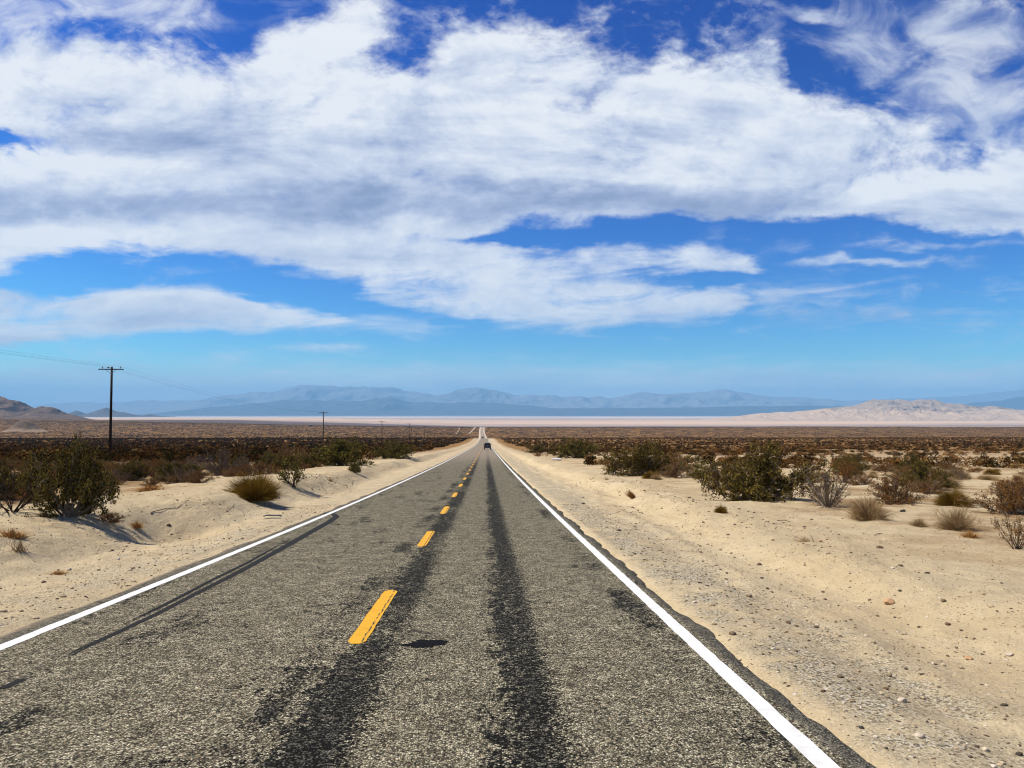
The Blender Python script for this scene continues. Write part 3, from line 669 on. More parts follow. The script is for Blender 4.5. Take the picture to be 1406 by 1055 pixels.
ridge('hill', [(960, 578), (1040, 568), (1110, 563), (1150, 559.5), (1170, 558), (1185, 553), (1198, 549), (1212, 549.5), (1230, 549), (1250, 550.5), (1262, 548.5), (1278, 550), (1290, 553), (1310, 554), (1330, 558), (1350, 559), (1362, 557.5), (1385, 560), (1420, 563), (1520, 570), (1600, 578)],
      10000, 2600, -112, mG, 520, 70, seed=53, rough=.34, wl=.03, foot=.22, topn=.5)
ridge('hill', [(1120, 573), (1160, 566), (1200, 563), (1225, 557.5), (1250, 561), (1280, 560), (1300, 563), (1340, 570), (1370, 574)], 9300, 900, -112, mG, 300, 50, seed=57, rough=.38, wl=.03, foot=.2)

# ------------------------------------------------------------------ haze
def build_haze():
    bm = bmesh.new(); box(bm, -48000, 48000, -3000, 47500, -400, 1450)
    m, N = material('valley_haze')
    v = N.new('VolumePrincipled'); v.inputs['Color'].default_value = HAZE_C; v.inputs['Density'].default_value = HAZE_D; v.inputs['Anisotropy'].default_value = 0.0
    N.out(v.outputs[0], sock=1)
    o = bm_obj('haze', bm, m); o['kind'] = 'stuff'
    m.cycles.homogeneous_volume = True if hasattr(m.cycles, 'homogeneous_volume') else None
HAZE_C = (0.27, 0.63, 1.0, 1); HAZE_D = 4.3e-5
build_haze()

# ------------------------------------------------------------------ shrubs
def m_leaf(name, a, b, c=None):
    m, N = material(name)
    i = N.island(); o = N.objrand()
    cc = N.mix(i, a, b)
    if c: cc = N.mix(N.step(o, 0.3, 1.0, 0.0, 0.6), cc, c)
    sh = N.new('MixShader'); sh.inputs[0].default_value = 0.10
    tr = N.new('BsdfTranslucent'); N.put(tr.inputs[0], cc)
    N.t.links.new(N.bsdf(cc, 0.9, None, 0.02, alb=0.9), sh.inputs[1]); N.t.links.new(tr.outputs[0], sh.inputs[2])
    N.out(sh.outputs[0])
    return m
def m_twig(name, a, b):
    m, N = material(name)
    cc = N.mix(N.island(), a, b)
    N.out(N.bsdf(cc, 0.9, None, 0.02, alb=0.9)); return m
ML = dict(
    creosote=m_leaf('creosote_leaf', (0.012, 0.011, 0.003), (0.21, 0.155, 0.035), (0.15, 0.085, 0.018)),
    olive=m_leaf('olive_leaf', (0.016, 0.016, 0.004), (0.22, 0.175, 0.038)),
    yellow=m_leaf('yellow_green_stem', (0.085, 0.050, 0.007), (0.34, 0.205, 0.036)),
    brown=m_leaf('brown_dry_leaf', (0.024, 0.010, 0.003), (0.29, 0.135, 0.034), (0.20, 0.115, 0.032)),
    rust=m_leaf('rust_dry_leaf', (0.09, 0.036, 0.008), (0.38, 0.18, 0.045)),
    tan=m_twig('tan_twig', (0.17, 0.105, 0.045), (0.46, 0.32, 0.165)),
    straw=m_twig('straw_twig', (0.30, 0.19, 0.08), (0.52, 0.38, 0.2)),
    orange=m_twig('orange_straw', (0.24, 0.115, 0.03), (0.42, 0.22, 0.07)),
    grey=m_twig('grey_bark', (0.07, 0.054, 0.040), (0.24, 0.195, 0.155)),
    dark=m_twig('dark_bark', (0.035, 0.025, 0.018), (0.085, 0.06, 0.045)))

class Geo:
    def __init__(s): s.v = []; s.q = []; s.t = []; s.n = 0
    def tube(s, pts, r0, r1):
        pts = np.asarray(pts, float); k = len(pts)
        d = pts[-1] - pts[0]; d = d / (np.linalg.norm(d) + 1e-9)
        a = np.cross(d, [0.31, 0.52, 0.2]); a /= np.linalg.norm(a) + 1e-9; b = np.cross(d, a)
        rr = np.linspace(r0, r1, k)
        ring = np.array([[math.cos(q), math.sin(q)] for q in (0, 2.094, 4.189)])
        V = pts[:, None, :] + rr[:, None, None] * (ring[None, :, :1] * a + ring[None, :, 1:] * b)
        s.v.append(V.reshape(-1, 3))
        i = s.n + np.arange(k - 1)[:, None] * 3 + np.arange(3)[None]; j = s.n + np.arange(k - 1)[:, None] * 3 + (np.arange(3)[None] + 1) % 3
        s.q.append(np.stack([i, j, j + 3, i + 3], -1).reshape(-1, 4)); s.n += 3 * k
    def leaves(s, C, size, up=0.3, asp=0.6):
        n = len(C); a = rng.normal(size=(n, 3)); a[:, 2] += up; a /= np.linalg.norm(a, axis=1)[:, None]
        b = np.cross(a, rng.normal(size=(n, 3))); b /= np.linalg.norm(b, axis=1)[:, None] + 1e-9
        sz = size * rng.uniform(.6, 1.4, n)[:, None]
        V = np.stack([C - a * sz, C + b * sz * asp, C + a * sz, C - b * sz * asp], 1)
        s.v.append(V.reshape(-1, 3)); i = s.n + 4 * np.arange(n)
        s.q.append(np.stack([i, i + 1, i + 2, i + 3], -1)); s.n += 4 * n
    def blades(s, B, T, w):
        n = len(B); d = T - B; sd = np.cross(d, rng.normal(size=(n, 3))); sd /= np.linalg.norm(sd, axis=1)[:, None] + 1e-9
        V = np.stack([B - sd * w, B + sd * w, T], 1); s.v.append(V.reshape(-1, 3)); i = s.n + 3 * np.arange(n)
        s.t.append(np.stack([i, i + 1, i + 2], -1)); s.n += 3 * n
    def faces(s):
        out = []
        if s.q: out.append(np.concatenate(s.q))
        if s.t: out.append(np.concatenate(s.t))
        return out
    def mesh(s, name, mats):
        return mesh_np(name, np.concatenate(s.v), s.faces(), mats, link=False)

def unit(az, el): return np.array([math.cos(az) * math.cos(el), math.sin(az) * math.cos(el), math.sin(el)])
def shrub(seed, n_stem=26, sub=6, leaves=7000, leaf=0.021, spread=1.0, lowest=18, droop=0.0, lump=0.13, stem_r=0.014):
    """unit shrub: about 1 high and 2 wide; returns stems and leaf geometry"""
    rs = np.random.default_rng(seed)
    S = Geo(); tips = []
    for k in range(n_stem):
        az = rs.uniform(0, 2 * math.pi); el = R(rs.uniform(lowest, 88) if k % 3 else rs.uniform(lowest, 45))
        L = rs.uniform(.80, 1.0) * (1 + lump * math.sin(az * 2 + seed)) * (0.80 + 0.25 * math.cos(el))
        d = unit(az, el); d[:2] *= spread
        b = np.array([rs.normal(0, .05), rs.normal(0, .05), -0.03])
        bend = rs.normal(0, .09, 3); bend[2] = abs(bend[2]) - droop
        pts = [b + d * L * t + bend * t * t for t in np.linspace(0, 1, 5)]
        S.tube(pts, stem_r, stem_r * .3)
        for q in range(sub):
            t = rs.uniform(.30, .95); p0 = b + d * L * t + bend * t * t
            d2 = d + rs.normal(0, .55, 3); d2[2] += .15; d2 /= np.linalg.norm(d2); l2 = rs.uniform(.12, .36) * L
            p1 = p0 + d2 * l2; p1[2] = max(p1[2], .03)
            S.tube([p0, (p0 + p1) / 2 + rs.normal(0, .02, 3), p1], stem_r * .45, stem_r * .15)
            tips.append((p0, p1))
            for q2 in range(2):
                d3 = d2 + rs.normal(0, .6, 3); d3 /= np.linalg.norm(d3); p2 = p1 * .5 + p0 * .5 + d3 * l2 * .6; p2[2] = max(p2[2], .02)
                S.tube([(p0 + p1) / 2, p2], stem_r * .25, stem_r * .1); tips.append(((p0 + p1) / 2, p2))
    Lf = None
    if leaves:
        Lf = Geo(); tp = np.array(tips); i = rs.integers(0, len(tp), leaves); t = rs.beta(1.6, 1.0, leaves)[:, None]
        C = tp[i, 0] * (1 - t) + tp[i, 1] * t + rs.normal(0, .030, (leaves, 3)); C[:, 2] = np.maximum(C[:, 2], .01)
        Lf.leaves(C, leaf)
    return S, Lf
def dome(seed, n=3500, w=0.006, flat=1.0, inner=0.2):
    rs = np.random.default_rng(seed); g_ = Geo()
    az = rs.uniform(0, 2 * np.pi, n); el = np.arcsin(rs.uniform(0.03, 1, n)); r = rs.uniform(.6, 1.0, n) * (1 + .16 * np.sin(3 * az + seed) + .1 * np.sin(5 * az))
    T = np.stack([np.cos(az) * np.cos(el) * r, np.sin(az) * np.cos(el) * r, np.sin(el) * r * flat], -1)
    B = T * rs.uniform(0.02, .55, n)[:, None] + rs.normal(0, .05, (n, 3)); B[:, 2] = np.abs(B[:, 2])
    T = T + rs.normal(0, .05, (n, 3)); T[:, 2] = np.maximum(T[:, 2], .02)
    g_.blades(B, T, w); return g_
def tuft(seed, n=160, w=0.012, lean=0.0):
    rs = np.random.default_rng(seed); g_ = Geo()
    az = rs.uniform(0, 2 * np.pi, n); el = R(20) + rs.uniform(0, 1, n) ** .7 * R(68); r = rs.uniform(.4, 1.0, n)
    T = np.stack([np.cos(az) * np.cos(el) * r + lean * r, np.sin(az) * np.cos(el) * r, np.sin(el) * r], -1)
    B = np.stack([rs.normal(0, .14, n), rs.normal(0, .14, n), np.zeros(n)], -1)
    g_.blades(B, T, w); return g_

proto = {}
def make_proto(key, S, Lf, bark, leaf):
    st = S.mesh('branches', [ML[bark]]) if S is not None else None
    lf = Lf.mesh('foliage', [ML[leaf]]) if Lf is not None else None
    proto[key] = (st, lf)
def rescale(g_):
    """normalise: radius about 1 across, height 1"""
    return g_
for k in range(3): make_proto('creosote%d' % k, *shrub(100 + k, 40, 8, 15000, 0.021, 1.0, 4), 'grey', 'creosote')
for k in range(2): make_proto('sparse%d' % k, *shrub(120 + k, 16, 5, 1500, 0.026, .9, 30), 'dark', 'olive')
for k in range(2): make_proto('green%d' % k, *shrub(130 + k, 40, 8, 14000, 0.021, 1.0, 6), 'dark', 'olive')
for k in range(3): make_proto('brown%d' % k, *shrub(140 + k, 44, 8, 8500, 0.019, 1.1, 4, .05), 'grey', 'brown')
for k in range(2): make_proto('rust%d' % k, *shrub(150 + k, 30, 7, 3500, 0.022, 1.1, 8, .03), 'dark', 'rust')
for k in range(2): make_proto('greytwig%d' % k, *shrub(160 + k, 44, 8, 900, 0.018, 1.1, 15), 'grey', 'brown')
for k in range(3):
    S, _ = shrub(170 + k, 70, 9, 0, 0, 1.0, 6, stem_r=.0085); d_ = dome(171 + k, 2600, .0045)
    S.v += d_.v; off_ = S.n; S.t = [t + off_ for t in d_.t]; S.n += d_.n
    make_proto('tan%d' % k, None, S, 'tan', 'tan')
for k in range(2): make_proto('yellow%d' % k, None, dome(180 + k, 7000, .0075, .95), 'grey', 'yellow')
for k in range(2): make_proto('straw%d' % k, None, dome(190 + k, 2600, .006, .8), 'grey', 'straw')
make_proto('dead0', shrub(200, 14, 7, 0, 0, 1.1, 10, stem_r=.02)[0], None, 'dark', 'brown')
make_proto('redtwig0', *shrub(210, 26, 6, 700, 0.022, 1.1, 25, stem_r=.010), 'dark', 'rust')
for k in range(2): make_proto('tuft%d' % k, None, tuft(220 + k), 'tan', 'straw')
make_proto('orangetuft0', None, tuft(230, 260, .016), 'tan', 'orange'); make_proto('leantuft0', None, tuft(231, 420, .018, .7), 'tan', 'orange')
make_proto('drytuft0', None, tuft(232, 60, .014), 'tan', 'tan')
HALFW = {}
for k, (a_, b_) in proto.items():
    V = []
    for me in (a_, b_):
        if me: 
            arr = np.empty(len(me.vertices) * 3, dtype=np.float32); me.vertices.foreach_get('co', arr); V.append(arr.reshape(-1, 3))
    V = np.concatenate(V); HALFW[k] = (np.percentile(np.hypot(V[:, 0], V[:, 1]), 94), np.percentile(V[:, 2], 99.9))
joined = {}
def joined_mesh(key):
    if key not in joined:
        st, lf = proto[key]
        if st is None or lf is None: joined[key] = lf or st
        else:
            V = []; Fq = []; idx = []; n = 0
            for mi, me in enumerate((st, lf)):
                arr = np.empty(len(me.vertices) * 3, dtype=np.float32); me.vertices.foreach_get('co', arr)
                li = np.empty(len(me.loops), dtype=np.int32); me.loops.foreach_get('vertex_index', li)
                V.append(arr.reshape(-1, 3)); Fq.append(li.reshape(-1, 4) + n); idx += [mi] * (len(li) // 4); n += len(me.vertices)
            joined[key] = mesh_np('bush', np.concatenate(V), np.concatenate(Fq), [st.materials[0], lf.materials[0]], mat_idx=idx, link=False)
    return joined[key]
def plant(name, key, x, y, wid, hgt, label, cat, group=None, parts=True, rz=None, sink=0.0):
    hw, hh = HALFW[key]; s_ = (wid / 2 / hw, wid / 2 / hw, hgt / hh); rz = random.uniform(0, 6.28) if rz is None else rz
    loc = (x, y, float(ground_z(x, y)) - 0.02 - sink)
    st, lf = proto[key]
    if parts and st and lf:
        e = empty(name, loc, rz); e.scale = s_
        add('branches', st, e); add('foliage', lf, e); o = e
    else:
        o = add(name, joined_mesh(key), None, loc, rz, s_)
    return tag(o, label, cat, group)

taken = []
HAND = [
 # col,row of the foot, width px, height px, kind, name, label, category
 (94, 709, 104, 98, 'creosote0', 'creosote_bush', 'large dark creosote bush on the sandy bank above the gully, left of the road', 'bush'),
 (18, 703, 66, 56, 'dead0', 'dead_shrub', 'bare dark branching dead shrub behind the large creosote on the left bank', 'shrub'),
 (350, 686, 72, 40, 'yellow0', 'rabbitbrush', 'dense rounded yellow-green bush on the sand hump left of the road', 'bush'),
 (402, 668, 46, 44, 'sparse0', 'creosote_bush', 'thin see-through creosote bush just behind the rounded yellow-green bush', 'bush'),
 (305, 653, 62, 38, 'greytwig0', 'twiggy_shrub', 'dark shrub with bare grey stems at its foot on the crest of the left bank', 'shrub'),
 (257, 648, 30, 20, 'greytwig1', 'twiggy_shrub', 'small pale grey twig shrub on the bank crest left of the dark grey-stemmed one', 'shrub'),
 (346, 654, 24, 16, 'dead0', 'dead_shrub', 'little bare twig shrub poking up behind the rounded yellow-green bush', 'shrub'),
 (468, 640, 86, 38, 'green0', 'creosote_bush', 'broad green creosote bush where the left bank nears the white line', 'bush'),
 (487, 649, 20, 17, 'green1', 'creosote_bush', 'small round green bush alone on the left sand slope below the creosotes', 'bush'),
 (543, 629, 52, 24, 'green1', 'creosote_bush', 'dark green creosote bush farther along the left verge near the sand edge', 'bush'),
 (400, 640, 60, 32, 'brown0', 'creosote_bush', 'brown-green bush behind the thin creosote on the left bank', 'bush'),
 (453, 661, 16, 7, 'tuft0', 'grass_tuft', 'tiny dry grass tuft on the sand slope left of the white line', 'grass'),
 (26, 757, 36, 28, 'drytuft0', 'grass_tuft', 'sparse stiff dry stalks at the far left edge of the sand bank', 'grass'),
 (186, 724, 30, 10, 'orangetuft0', 'dry_plant', 'low orange dry plant lying in the gully below the large creosote', 'plant'),
 (14, 738, 56, 14, 'orangetuft0', 'dry_plant', 'flat rusty dry grass at the left frame edge on the sand bank', 'plant'),
 (40, 690, 60, 22, 'rust0', 'brown_bush', 'low rust-brown scrub under the bare dead shrub on the left bank', 'bush'),
 (78, 788, 34, 6, 'orangetuft0', 'dry_plant', 'tiny flat orange plant at the foot of the left bank', 'plant'),
 (150, 716, 40, 14, 'brown2', 'dry_plant', 'flattened brown brush on the gully wall under the large creosote', 'plant'),
 (205, 673, 52, 8, 'orangetuft0', 'dry_plant', 'low rusty ground plant on the bank crest right of the large creosote', 'plant'),
 (880, 653, 100, 44, 'creosote1', 'creosote_bush', 'dark wide creosote bush at the sand edge, first big one right of the road', 'bush'),
 (926, 656, 42, 24, 'brown1', 'brown_bush', 'rounded brown bush touching the right end of the dark wide creosote', 'bush'),
 (966, 662, 48, 32, 'sparse1', 'creosote_bush', 'open thin creosote bush between the two big dark ones on the right', 'bush'),
 (1052, 687, 138, 76, 'creosote2', 'creosote_bush', 'largest dark creosote bush on the right, on the sandy flat', 'bush'),
 (1000, 672, 60, 40, 'creosote0', 'creosote_bush', 'smaller dark creosote overlapping the left flank of the largest right one', 'bush'),
 (1137, 696, 72, 52, 'greytwig0', 'twiggy_shrub', 'bare grey stemmed shrub at the right end of the largest creosote', 'shrub'),
 (1193, 714, 62, 36, 'tan0', 'tan_shrub', 'pale tan feathery shrub on the sand in front of the dark brown twiggy one', 'shrub'),
 (1230, 691, 84, 42, 'brown1', 'brown_bush', 'dark brown twiggy bush with pale stems behind the tan feathery shrub', 'bush'),
 (1313, 728, 56, 36, 'tan1', 'tan_shrub', 'grey-tan fine twigged shrub on the sand nearest the right frame edge', 'shrub'),
 (1388, 706, 92, 44, 'brown2', 'brown_bush', 'low sprawling dark brown bush on the right with long raking stems', 'bush'),
 (1396, 754, 70, 52, 'redtwig0', 'twiggy_shrub', 'sparse reddish-brown twigs of the shrub cut by the right frame edge', 'shrub'),
 (1310, 694, 48, 26, 'yellow1', 'yellow_bush', 'small yellow-tan bush between the brown twiggy and the sprawling bush', 'bush'),
 (990, 705, 19, 13, 'yellow1', 'yellow_bush', 'tiny yellow tuft-like bush alone on the sand before the largest creosote', 'bush'),
 (870, 684, 22, 13, 'leantuft0', 'grass_tuft', 'leaning orange dry grass tuft on the right sand bank', 'grass'),
 (1108, 744, 60, 12, 'drytuft0', 'grass_tuft', 'flattened dry grass on the rim of the wheel berm right of the road', 'grass'),
 (1332, 738, 32, 12, 'orangetuft0', 'grass_tuft', 'orange dry grass in front of the grey-tan shrub', 'grass'),
 (1262, 723, 26, 14, 'tan2', 'tan_shrub', 'small pale wispy shrub between the two tan shrubs on the right', 'shrub'),
 (790, 629, 60, 26, 'green0', 'creosote_bush', 'green creosote bush beyond the dark wide one near the right verge', 'bush'),
 (740, 622, 34, 13, 'creosote0', 'creosote_bush', 'distant dark creosote bush at the tip of the right verge', 'bush'),
 (738, 627, 14, 8, 'rust0', 'brown_bush', 'small rusty bush at the sand edge before the distant right creosote', 'bush'),
 (833, 659, 12, 5, 'tuft1', 'grass_tuft', 'tiny dry tuft on the sand left of the dark wide creosote', 'grass'),
 (1160, 663, 46, 30, 'rust1', 'brown_bush', 'rust-brown bush behind the bare grey stemmed shrub on the right', 'bush'),
]
for (c, r, w, h, key, nm, lab, cat) in HAND:
    x, y, z = hit(c, r)
    wid = w * y / F; hgt = h * y / F * 1.10
    plant(nm, key, x, y, wid, hgt, lab, cat); taken.append((x, y, wid * .42))

# the rest of the near scrub: single shrubs, each its own object
def far_enough(x, y, r, f=1.0):
    for (a_, b_, c_) in taken:
        if (a_ - x) ** 2 + (b_ - y) ** 2 < ((c_ + r) * f) ** 2: return False
    return True
KL = ['brown0', 'brown1', 'brown2', 'rust0', 'rust1', 'creosote0', 'creosote1', 'tan0', 'tan2', 'greytwig0', 'straw0', 'green0']
WL = np.array([5, 5, 5, 4.5, 4, 2, 2, 1.5, 1.5, 1.5, 1, .6]); WL /= WL.sum()
KR = ['brown0', 'brown1', 'rust0', 'tan0', 'tan1', 'tan2', 'straw0', 'straw1', 'yellow1', 'greytwig1', 'creosote2', 'brown2']
WR = np.array([4, 3, 3, 3, 3, 3, 2.5, 2.5, 1, 2, 1.5, 2]); WR /= WR.sum()
WORD = {'brown': ('brown_bush', 'brown leafy scrub bush', 'bush'), 'rust': ('brown_bush', 'rust-brown scrub bush', 'bush'), 'creosote': ('creosote_bush', 'dark creosote bush', 'bush'), 'green': ('creosote_bush', 'olive green creosote bush', 'bush'),
        'tan': ('tan_shrub', 'tan fine-twigged shrub', 'shrub'), 'straw': ('straw_shrub', 'straw-coloured rounded dry shrub', 'shrub'), 'yellow': ('yellow_bush', 'yellow-green rounded bush', 'bush'), 'greytwig': ('twiggy_shrub', 'grey-stemmed twiggy shrub', 'shrub')}
EDGE_TAN_L = pdir(-40, 620)[0]; EDGE_TAN_R = pdir(1446, 620)[0]
n_auto = 0; tries = 0; FAR_Y = 58.0
while n_auto < 262 and tries < 30000:
    tries += 1
    y = math.sqrt(random.uniform(17 ** 2, FAR_Y ** 2)); u = random.uniform(EDGE_TAN_L, 0 if tries % 20 < 13 else EDGE_TAN_R) if tries % 20 < 13 else random.uniform(0, EDGE_TAN_R); x = u * y
    dx = x + 1.25
    side = 'left' if dx < 0 else 'right'
    if side == 'left' and -dx < 9.6 + 0.012 * y + (1.5 if y < 30 else 0): continue
    if side == 'right' and dx < 9.2 + 0.03 * y: continue
    if side == 'right' and (y < 28 or (y < 36 and x < 17)): continue
    if side == 'left' and y < 24 and x > -10.6: continue
    key = np.random.default_rng(tries).choice(KL if side == 'left' else KR, p=WL if side == 'left' else WR)
    base = key.rstrip('0123456789')
    big = {'creosote': (1.3, 2.3, .62), 'green': (1.2, 2.0, .6), 'brown': (.8, 1.7, .52), 'rust': (.7, 1.4, .5), 'greytwig': (.7, 1.3, .6)}.get(base, (.5, 1.1, .55))
    w = random.uniform(big[0], big[1]); h = w * big[2] * random.uniform(.8, 1.15)
    if not far_enough(x, y, w * .45, 0.62 if side == 'left' else 0.96): continue
    nm, word, cat = WORD[base]
    zone = 'near the bank' if y < 38 else 'farther out on the flat'
    plant(nm, key, x, y, w, h, '%s among the scrub %s of the road, %s' % (word, side, zone), cat, '%ss in the scrub %s of the road, %s' % (word, side, zone), parts=False)
    taken.append((x, y, w * .45)); n_auto += 1

# small dry tufts and litter on the open sand, and the scrub too far and too dense to count
def m_scrub():
    m, N = material('desert_scrub')
    at = N.new('Attribute', attribute_name='tint').outputs['Color']
    i = N.island()
    cc = N.mix(1.0, at, N.mix(i, (0.55, 0.55, 0.55), (1.35, 1.3, 1.2)), 'MULTIPLY')
    N.out(N.bsdf(cc, 0.95, None, 0.0, alb=0.85)); return m
PAL = np.array([(0.060, 0.033, 0.010), (0.085, 0.042, 0.012), (0.14, 0.068, 0.020), (0.042, 0.034, 0.009), (0.032, 0.022, 0.007), (0.30, 0.185, 0.075), (0.20, 0.095, 0.026)])
def scrub_cloud(n_try, y0, y1, dens_fn, ntri, size, leaf):
    y = np.sqrt(rng.uniform(y0 ** 2, y1 ** 2, n_try)); u = rng.uniform(EDGE_TAN_L - .08, EDGE_TAN_R + .08, n_try); x = u * y
    dx = x - xc(y); a = np.abs(dx)
    cl = fbm(x * .03, y * .03, 3, 77) * .5 + .5
    keep = (a > 10.5 + 2.0 * fbm(y * .05, y * 0, 2, 8) + 0.012 * np.minimum(y, 300)) & (rng.uniform(0, 1, n_try) < dens_fn(x, y, cl))
    keep &= ~((y > 1300) & (np.abs(x + 33) < 7))
    x, y = x[keep], y[keep]; n = len(x)
    w = rng.uniform(size[0], size[1], n) * (1 - 0.25 * (x > 0)); h = w * rng.uniform(.38, .58, n)
    z = ground_z(x, y)
    pw = np.where((x > 0)[:, None], np.array([2, 3, 3, 1, 1.5, 2.5, 2.5]), np.array([3, 3.5, 3, 2.5, 3, .8, 1.5])); pw = np.cumsum(pw / pw.sum(1)[:, None], 1)
    ci = (rng.uniform(0, 1, n)[:, None] > pw).sum(1).clip(0, 6)
    c = PAL[ci] * rng.uniform(.45, 1.25, (n, 1))
    # leaf clumps spread through a domed volume
    az = rng.uniform(0, 2 * np.pi, (n, ntri)); el = np.arcsin(rng.uniform(0.0, 1, (n, ntri))); rr = rng.uniform(.45, 1.0, (n, ntri))
    C = np.stack([np.cos(az) * np.cos(el) * rr * w[:, None] / 2 + x[:, None], np.sin(az) * np.cos(el) * rr * w[:, None] / 2 + y[:, None], (np.sin(el) * rr * .85 + .08) * h[:, None] + z[:, None]], -1).reshape(-1, 3)
    sz = (w[:, None] * leaf * rng.uniform(.6, 1.4, (n, ntri))).reshape(-1, 1)
    m_ = len(C); A = rng.normal(size=(m_, 3)); A[:, 2] += .6; A /= np.linalg.norm(A, axis=1)[:, None]; B = np.cross(A, rng.normal(size=(m_, 3))); B /= np.linalg.norm(B, axis=1)[:, None] + 1e-9
    V = np.stack([C - A * sz - B * sz * .6, C - A * sz * .6 + B * sz * .7, C + A * sz], 1).reshape(-1, 3)
    col_ = np.repeat(np.repeat(c, ntri, 0), 3, 0)
    return V, col_
def dn_near(x, y, cl): return np.where(x < 0, .8 + .3 * sstep(.35, .6, cl), .16 + .55 * sstep(.40, .62, cl) + .5 * sstep(130, 260, y))
def dn_mid(x, y, cl): return np.where(x < 0, .60 + .4 * cl, .65 + .4 * cl)
def dn_far(x, y, cl): return .35 + .65 * sstep(.40, .60, cl)
parts_ = [scrub_cloud(8600, FAR_Y, 200, dn_near, 170, (.9, 2.2), .055), scrub_cloud(28000, 200, 720, dn_mid, 34, (1.2, 2.6), .13), scrub_cloud(80000, 720, 2700, dn_far, 9, (1.2, 2.6), .26)]
V = np.concatenate([p[0] for p in parts_]); Cc = np.concatenate([p[1] for p in parts_])
ob = mesh_np('desert_scrub', V, np.arange(len(V)).reshape(-1, 3), [m_scrub()])
ca = ob.data.color_attributes.new('tint', 'FLOAT_COLOR', 'POINT'); ca.data.foreach_set('color', np.concatenate([Cc, np.ones((len(Cc), 1))], 1).astype(np.float32).ravel())
ob['kind'] = 'stuff'

# dry litter: straw-like stalks over the sand among the shrubs
n = 26000
y = np.sqrt(rng.uniform(9 ** 2, 60 ** 2, n)); x = rng.uniform(EDGE_TAN_L - .05, EDGE_TAN_R + .05, n) * y; dx = x + 1.25
cl = fbm(x * .35, y * .35, 3, 99)
keep = ((dx > 7.4) | (dx < -6.6)) & (rng.uniform(0, 1, n) < sstep(-.1, .35, cl) * np.where(np.abs(dx) > 11, 1, .12) + .03)
x, y = x[keep], y[keep]; n = len(x); z = ground_z(x, y)
az = rng.uniform(0, 6.28, n); L_ = rng.uniform(.05, .20, n); el = rng.uniform(.05, 1.0, n)
G = Geo(); Bp = np.stack([x, y, z - .01], -1); Tp = Bp + np.stack([np.cos(az) * np.cos(el), np.sin(az) * np.cos(el), np.sin(el)], -1) * L_[:, None]
G.blades(Bp, Tp, .006)
ob = add('dry_litter', G.mesh('dry_litter', [m_twig('litter_straw', (0.13, 0.07, 0.025), (0.40, 0.27, 0.13))])); ob['kind'] = 'stuff'

# ------------------------------------------------------------------ stones and debris
def stone_mesh(seed, sub=2):
    bm = bmesh.new(); bmesh.ops.create_icosphere(bm, subdivisions=sub, radius=1.0)
    rs = random.Random(seed)
    pl = [(Vector((rs.gauss(0, 1), rs.gauss(0, 1), rs.gauss(0, 1))).normalized(), rs.uniform(.55, .9)) for _ in range(9)]
    for v in bm.verts:
        for n_, d_ in pl:
            k = v.co.dot(n_)
            if k > d_: v.co -= n_ * (k - d_)
        v.co.z *= .62
    me = bpy.data.meshes.new('stone'); bm.to_mesh(me); bm.free(); return me
n = 9000
y = rng.uniform(3.2, 26, n) ; sd = rng.uniform(0, 1, n)
x = np.where(sd < .62, rng.gamma(1.6, .9, n) + 2.45, -4.95 - rng.gamma(1.4, .8, n))
more = rng.uniform(0, 1, n) < .25
x = np.where(more, rng.uniform(-13, 15, n), x); dx = x + 1.25
keep = (np.abs(dx) > 3.72) & (np.abs(x) < .95 * y + 1.5)
s_ = rng.gamma(1.6, .0045, n) + .004
nc = 5200; yb = np.sqrt(rng.uniform(6 ** 2, 42 ** 2, nc)); xb = np.where(rng.uniform(0, 1, nc) < .62, rng.normal(-8.6, 1.5, nc), rng.normal(6.0, 1.3, nc))
kb = (np.abs(xb + 1.25) > 4.6) & (fbm(xb * .6, yb * .6, 3, 66) > -.08)
x = np.concatenate([x[keep], xb[kb]]); y = np.concatenate([y[keep], yb[kb]]); s_ = np.concatenate([s_[keep], rng.gamma(1.5, .008, nc)[kb] + .006]); n = len(x)
base = stone_mesh(3, 1); bv = np.empty(len(base.vertices) * 3, dtype=np.float32); base.vertices.foreach_get('co', bv); bv = bv.reshape(-1, 3)
bf = np.array([list(p.vertices) for p in base.polygons])
ang = rng.uniform(0, 6.28, n); ca_, sa_ = np.cos(ang)[:, None], np.sin(ang)[:, None]
an = rng.uniform(.7, 1.4, (n, 1))
VX = (bv[None, :, 0] * ca_ - bv[None, :, 1] * sa_) * s_[:, None] * an + x[:, None]; VY = (bv[None, :, 0] * sa_ + bv[None, :, 1] * ca_) * s_[:, None] + y[:, None]
VZ = bv[None, :, 2] * s_[:, None] + (ground_z(x, y) + s_ * .25)[:, None]
m_grav, N = material('gravel_stone'); i_ = N.island()
N.out(N.bsdf(N.ramp(i_, [(0.0, (0.07, 0.055, 0.04)), (.25, (0.20, 0.145, 0.09)), (.5, (0.46, 0.35, 0.21)), (.85, (0.58, 0.46, 0.30)), (1.0, (0.74, 0.66, 0.52))]), .9, None, .15))
ob = mesh_np('gravel', np.stack([VX, VY, VZ], -1).reshape(-1, 3), (bf[None] + (np.arange(n) * len(bv))[:, None, None]).reshape(-1, 3), [m_grav]); ob['kind'] = 'stuff'

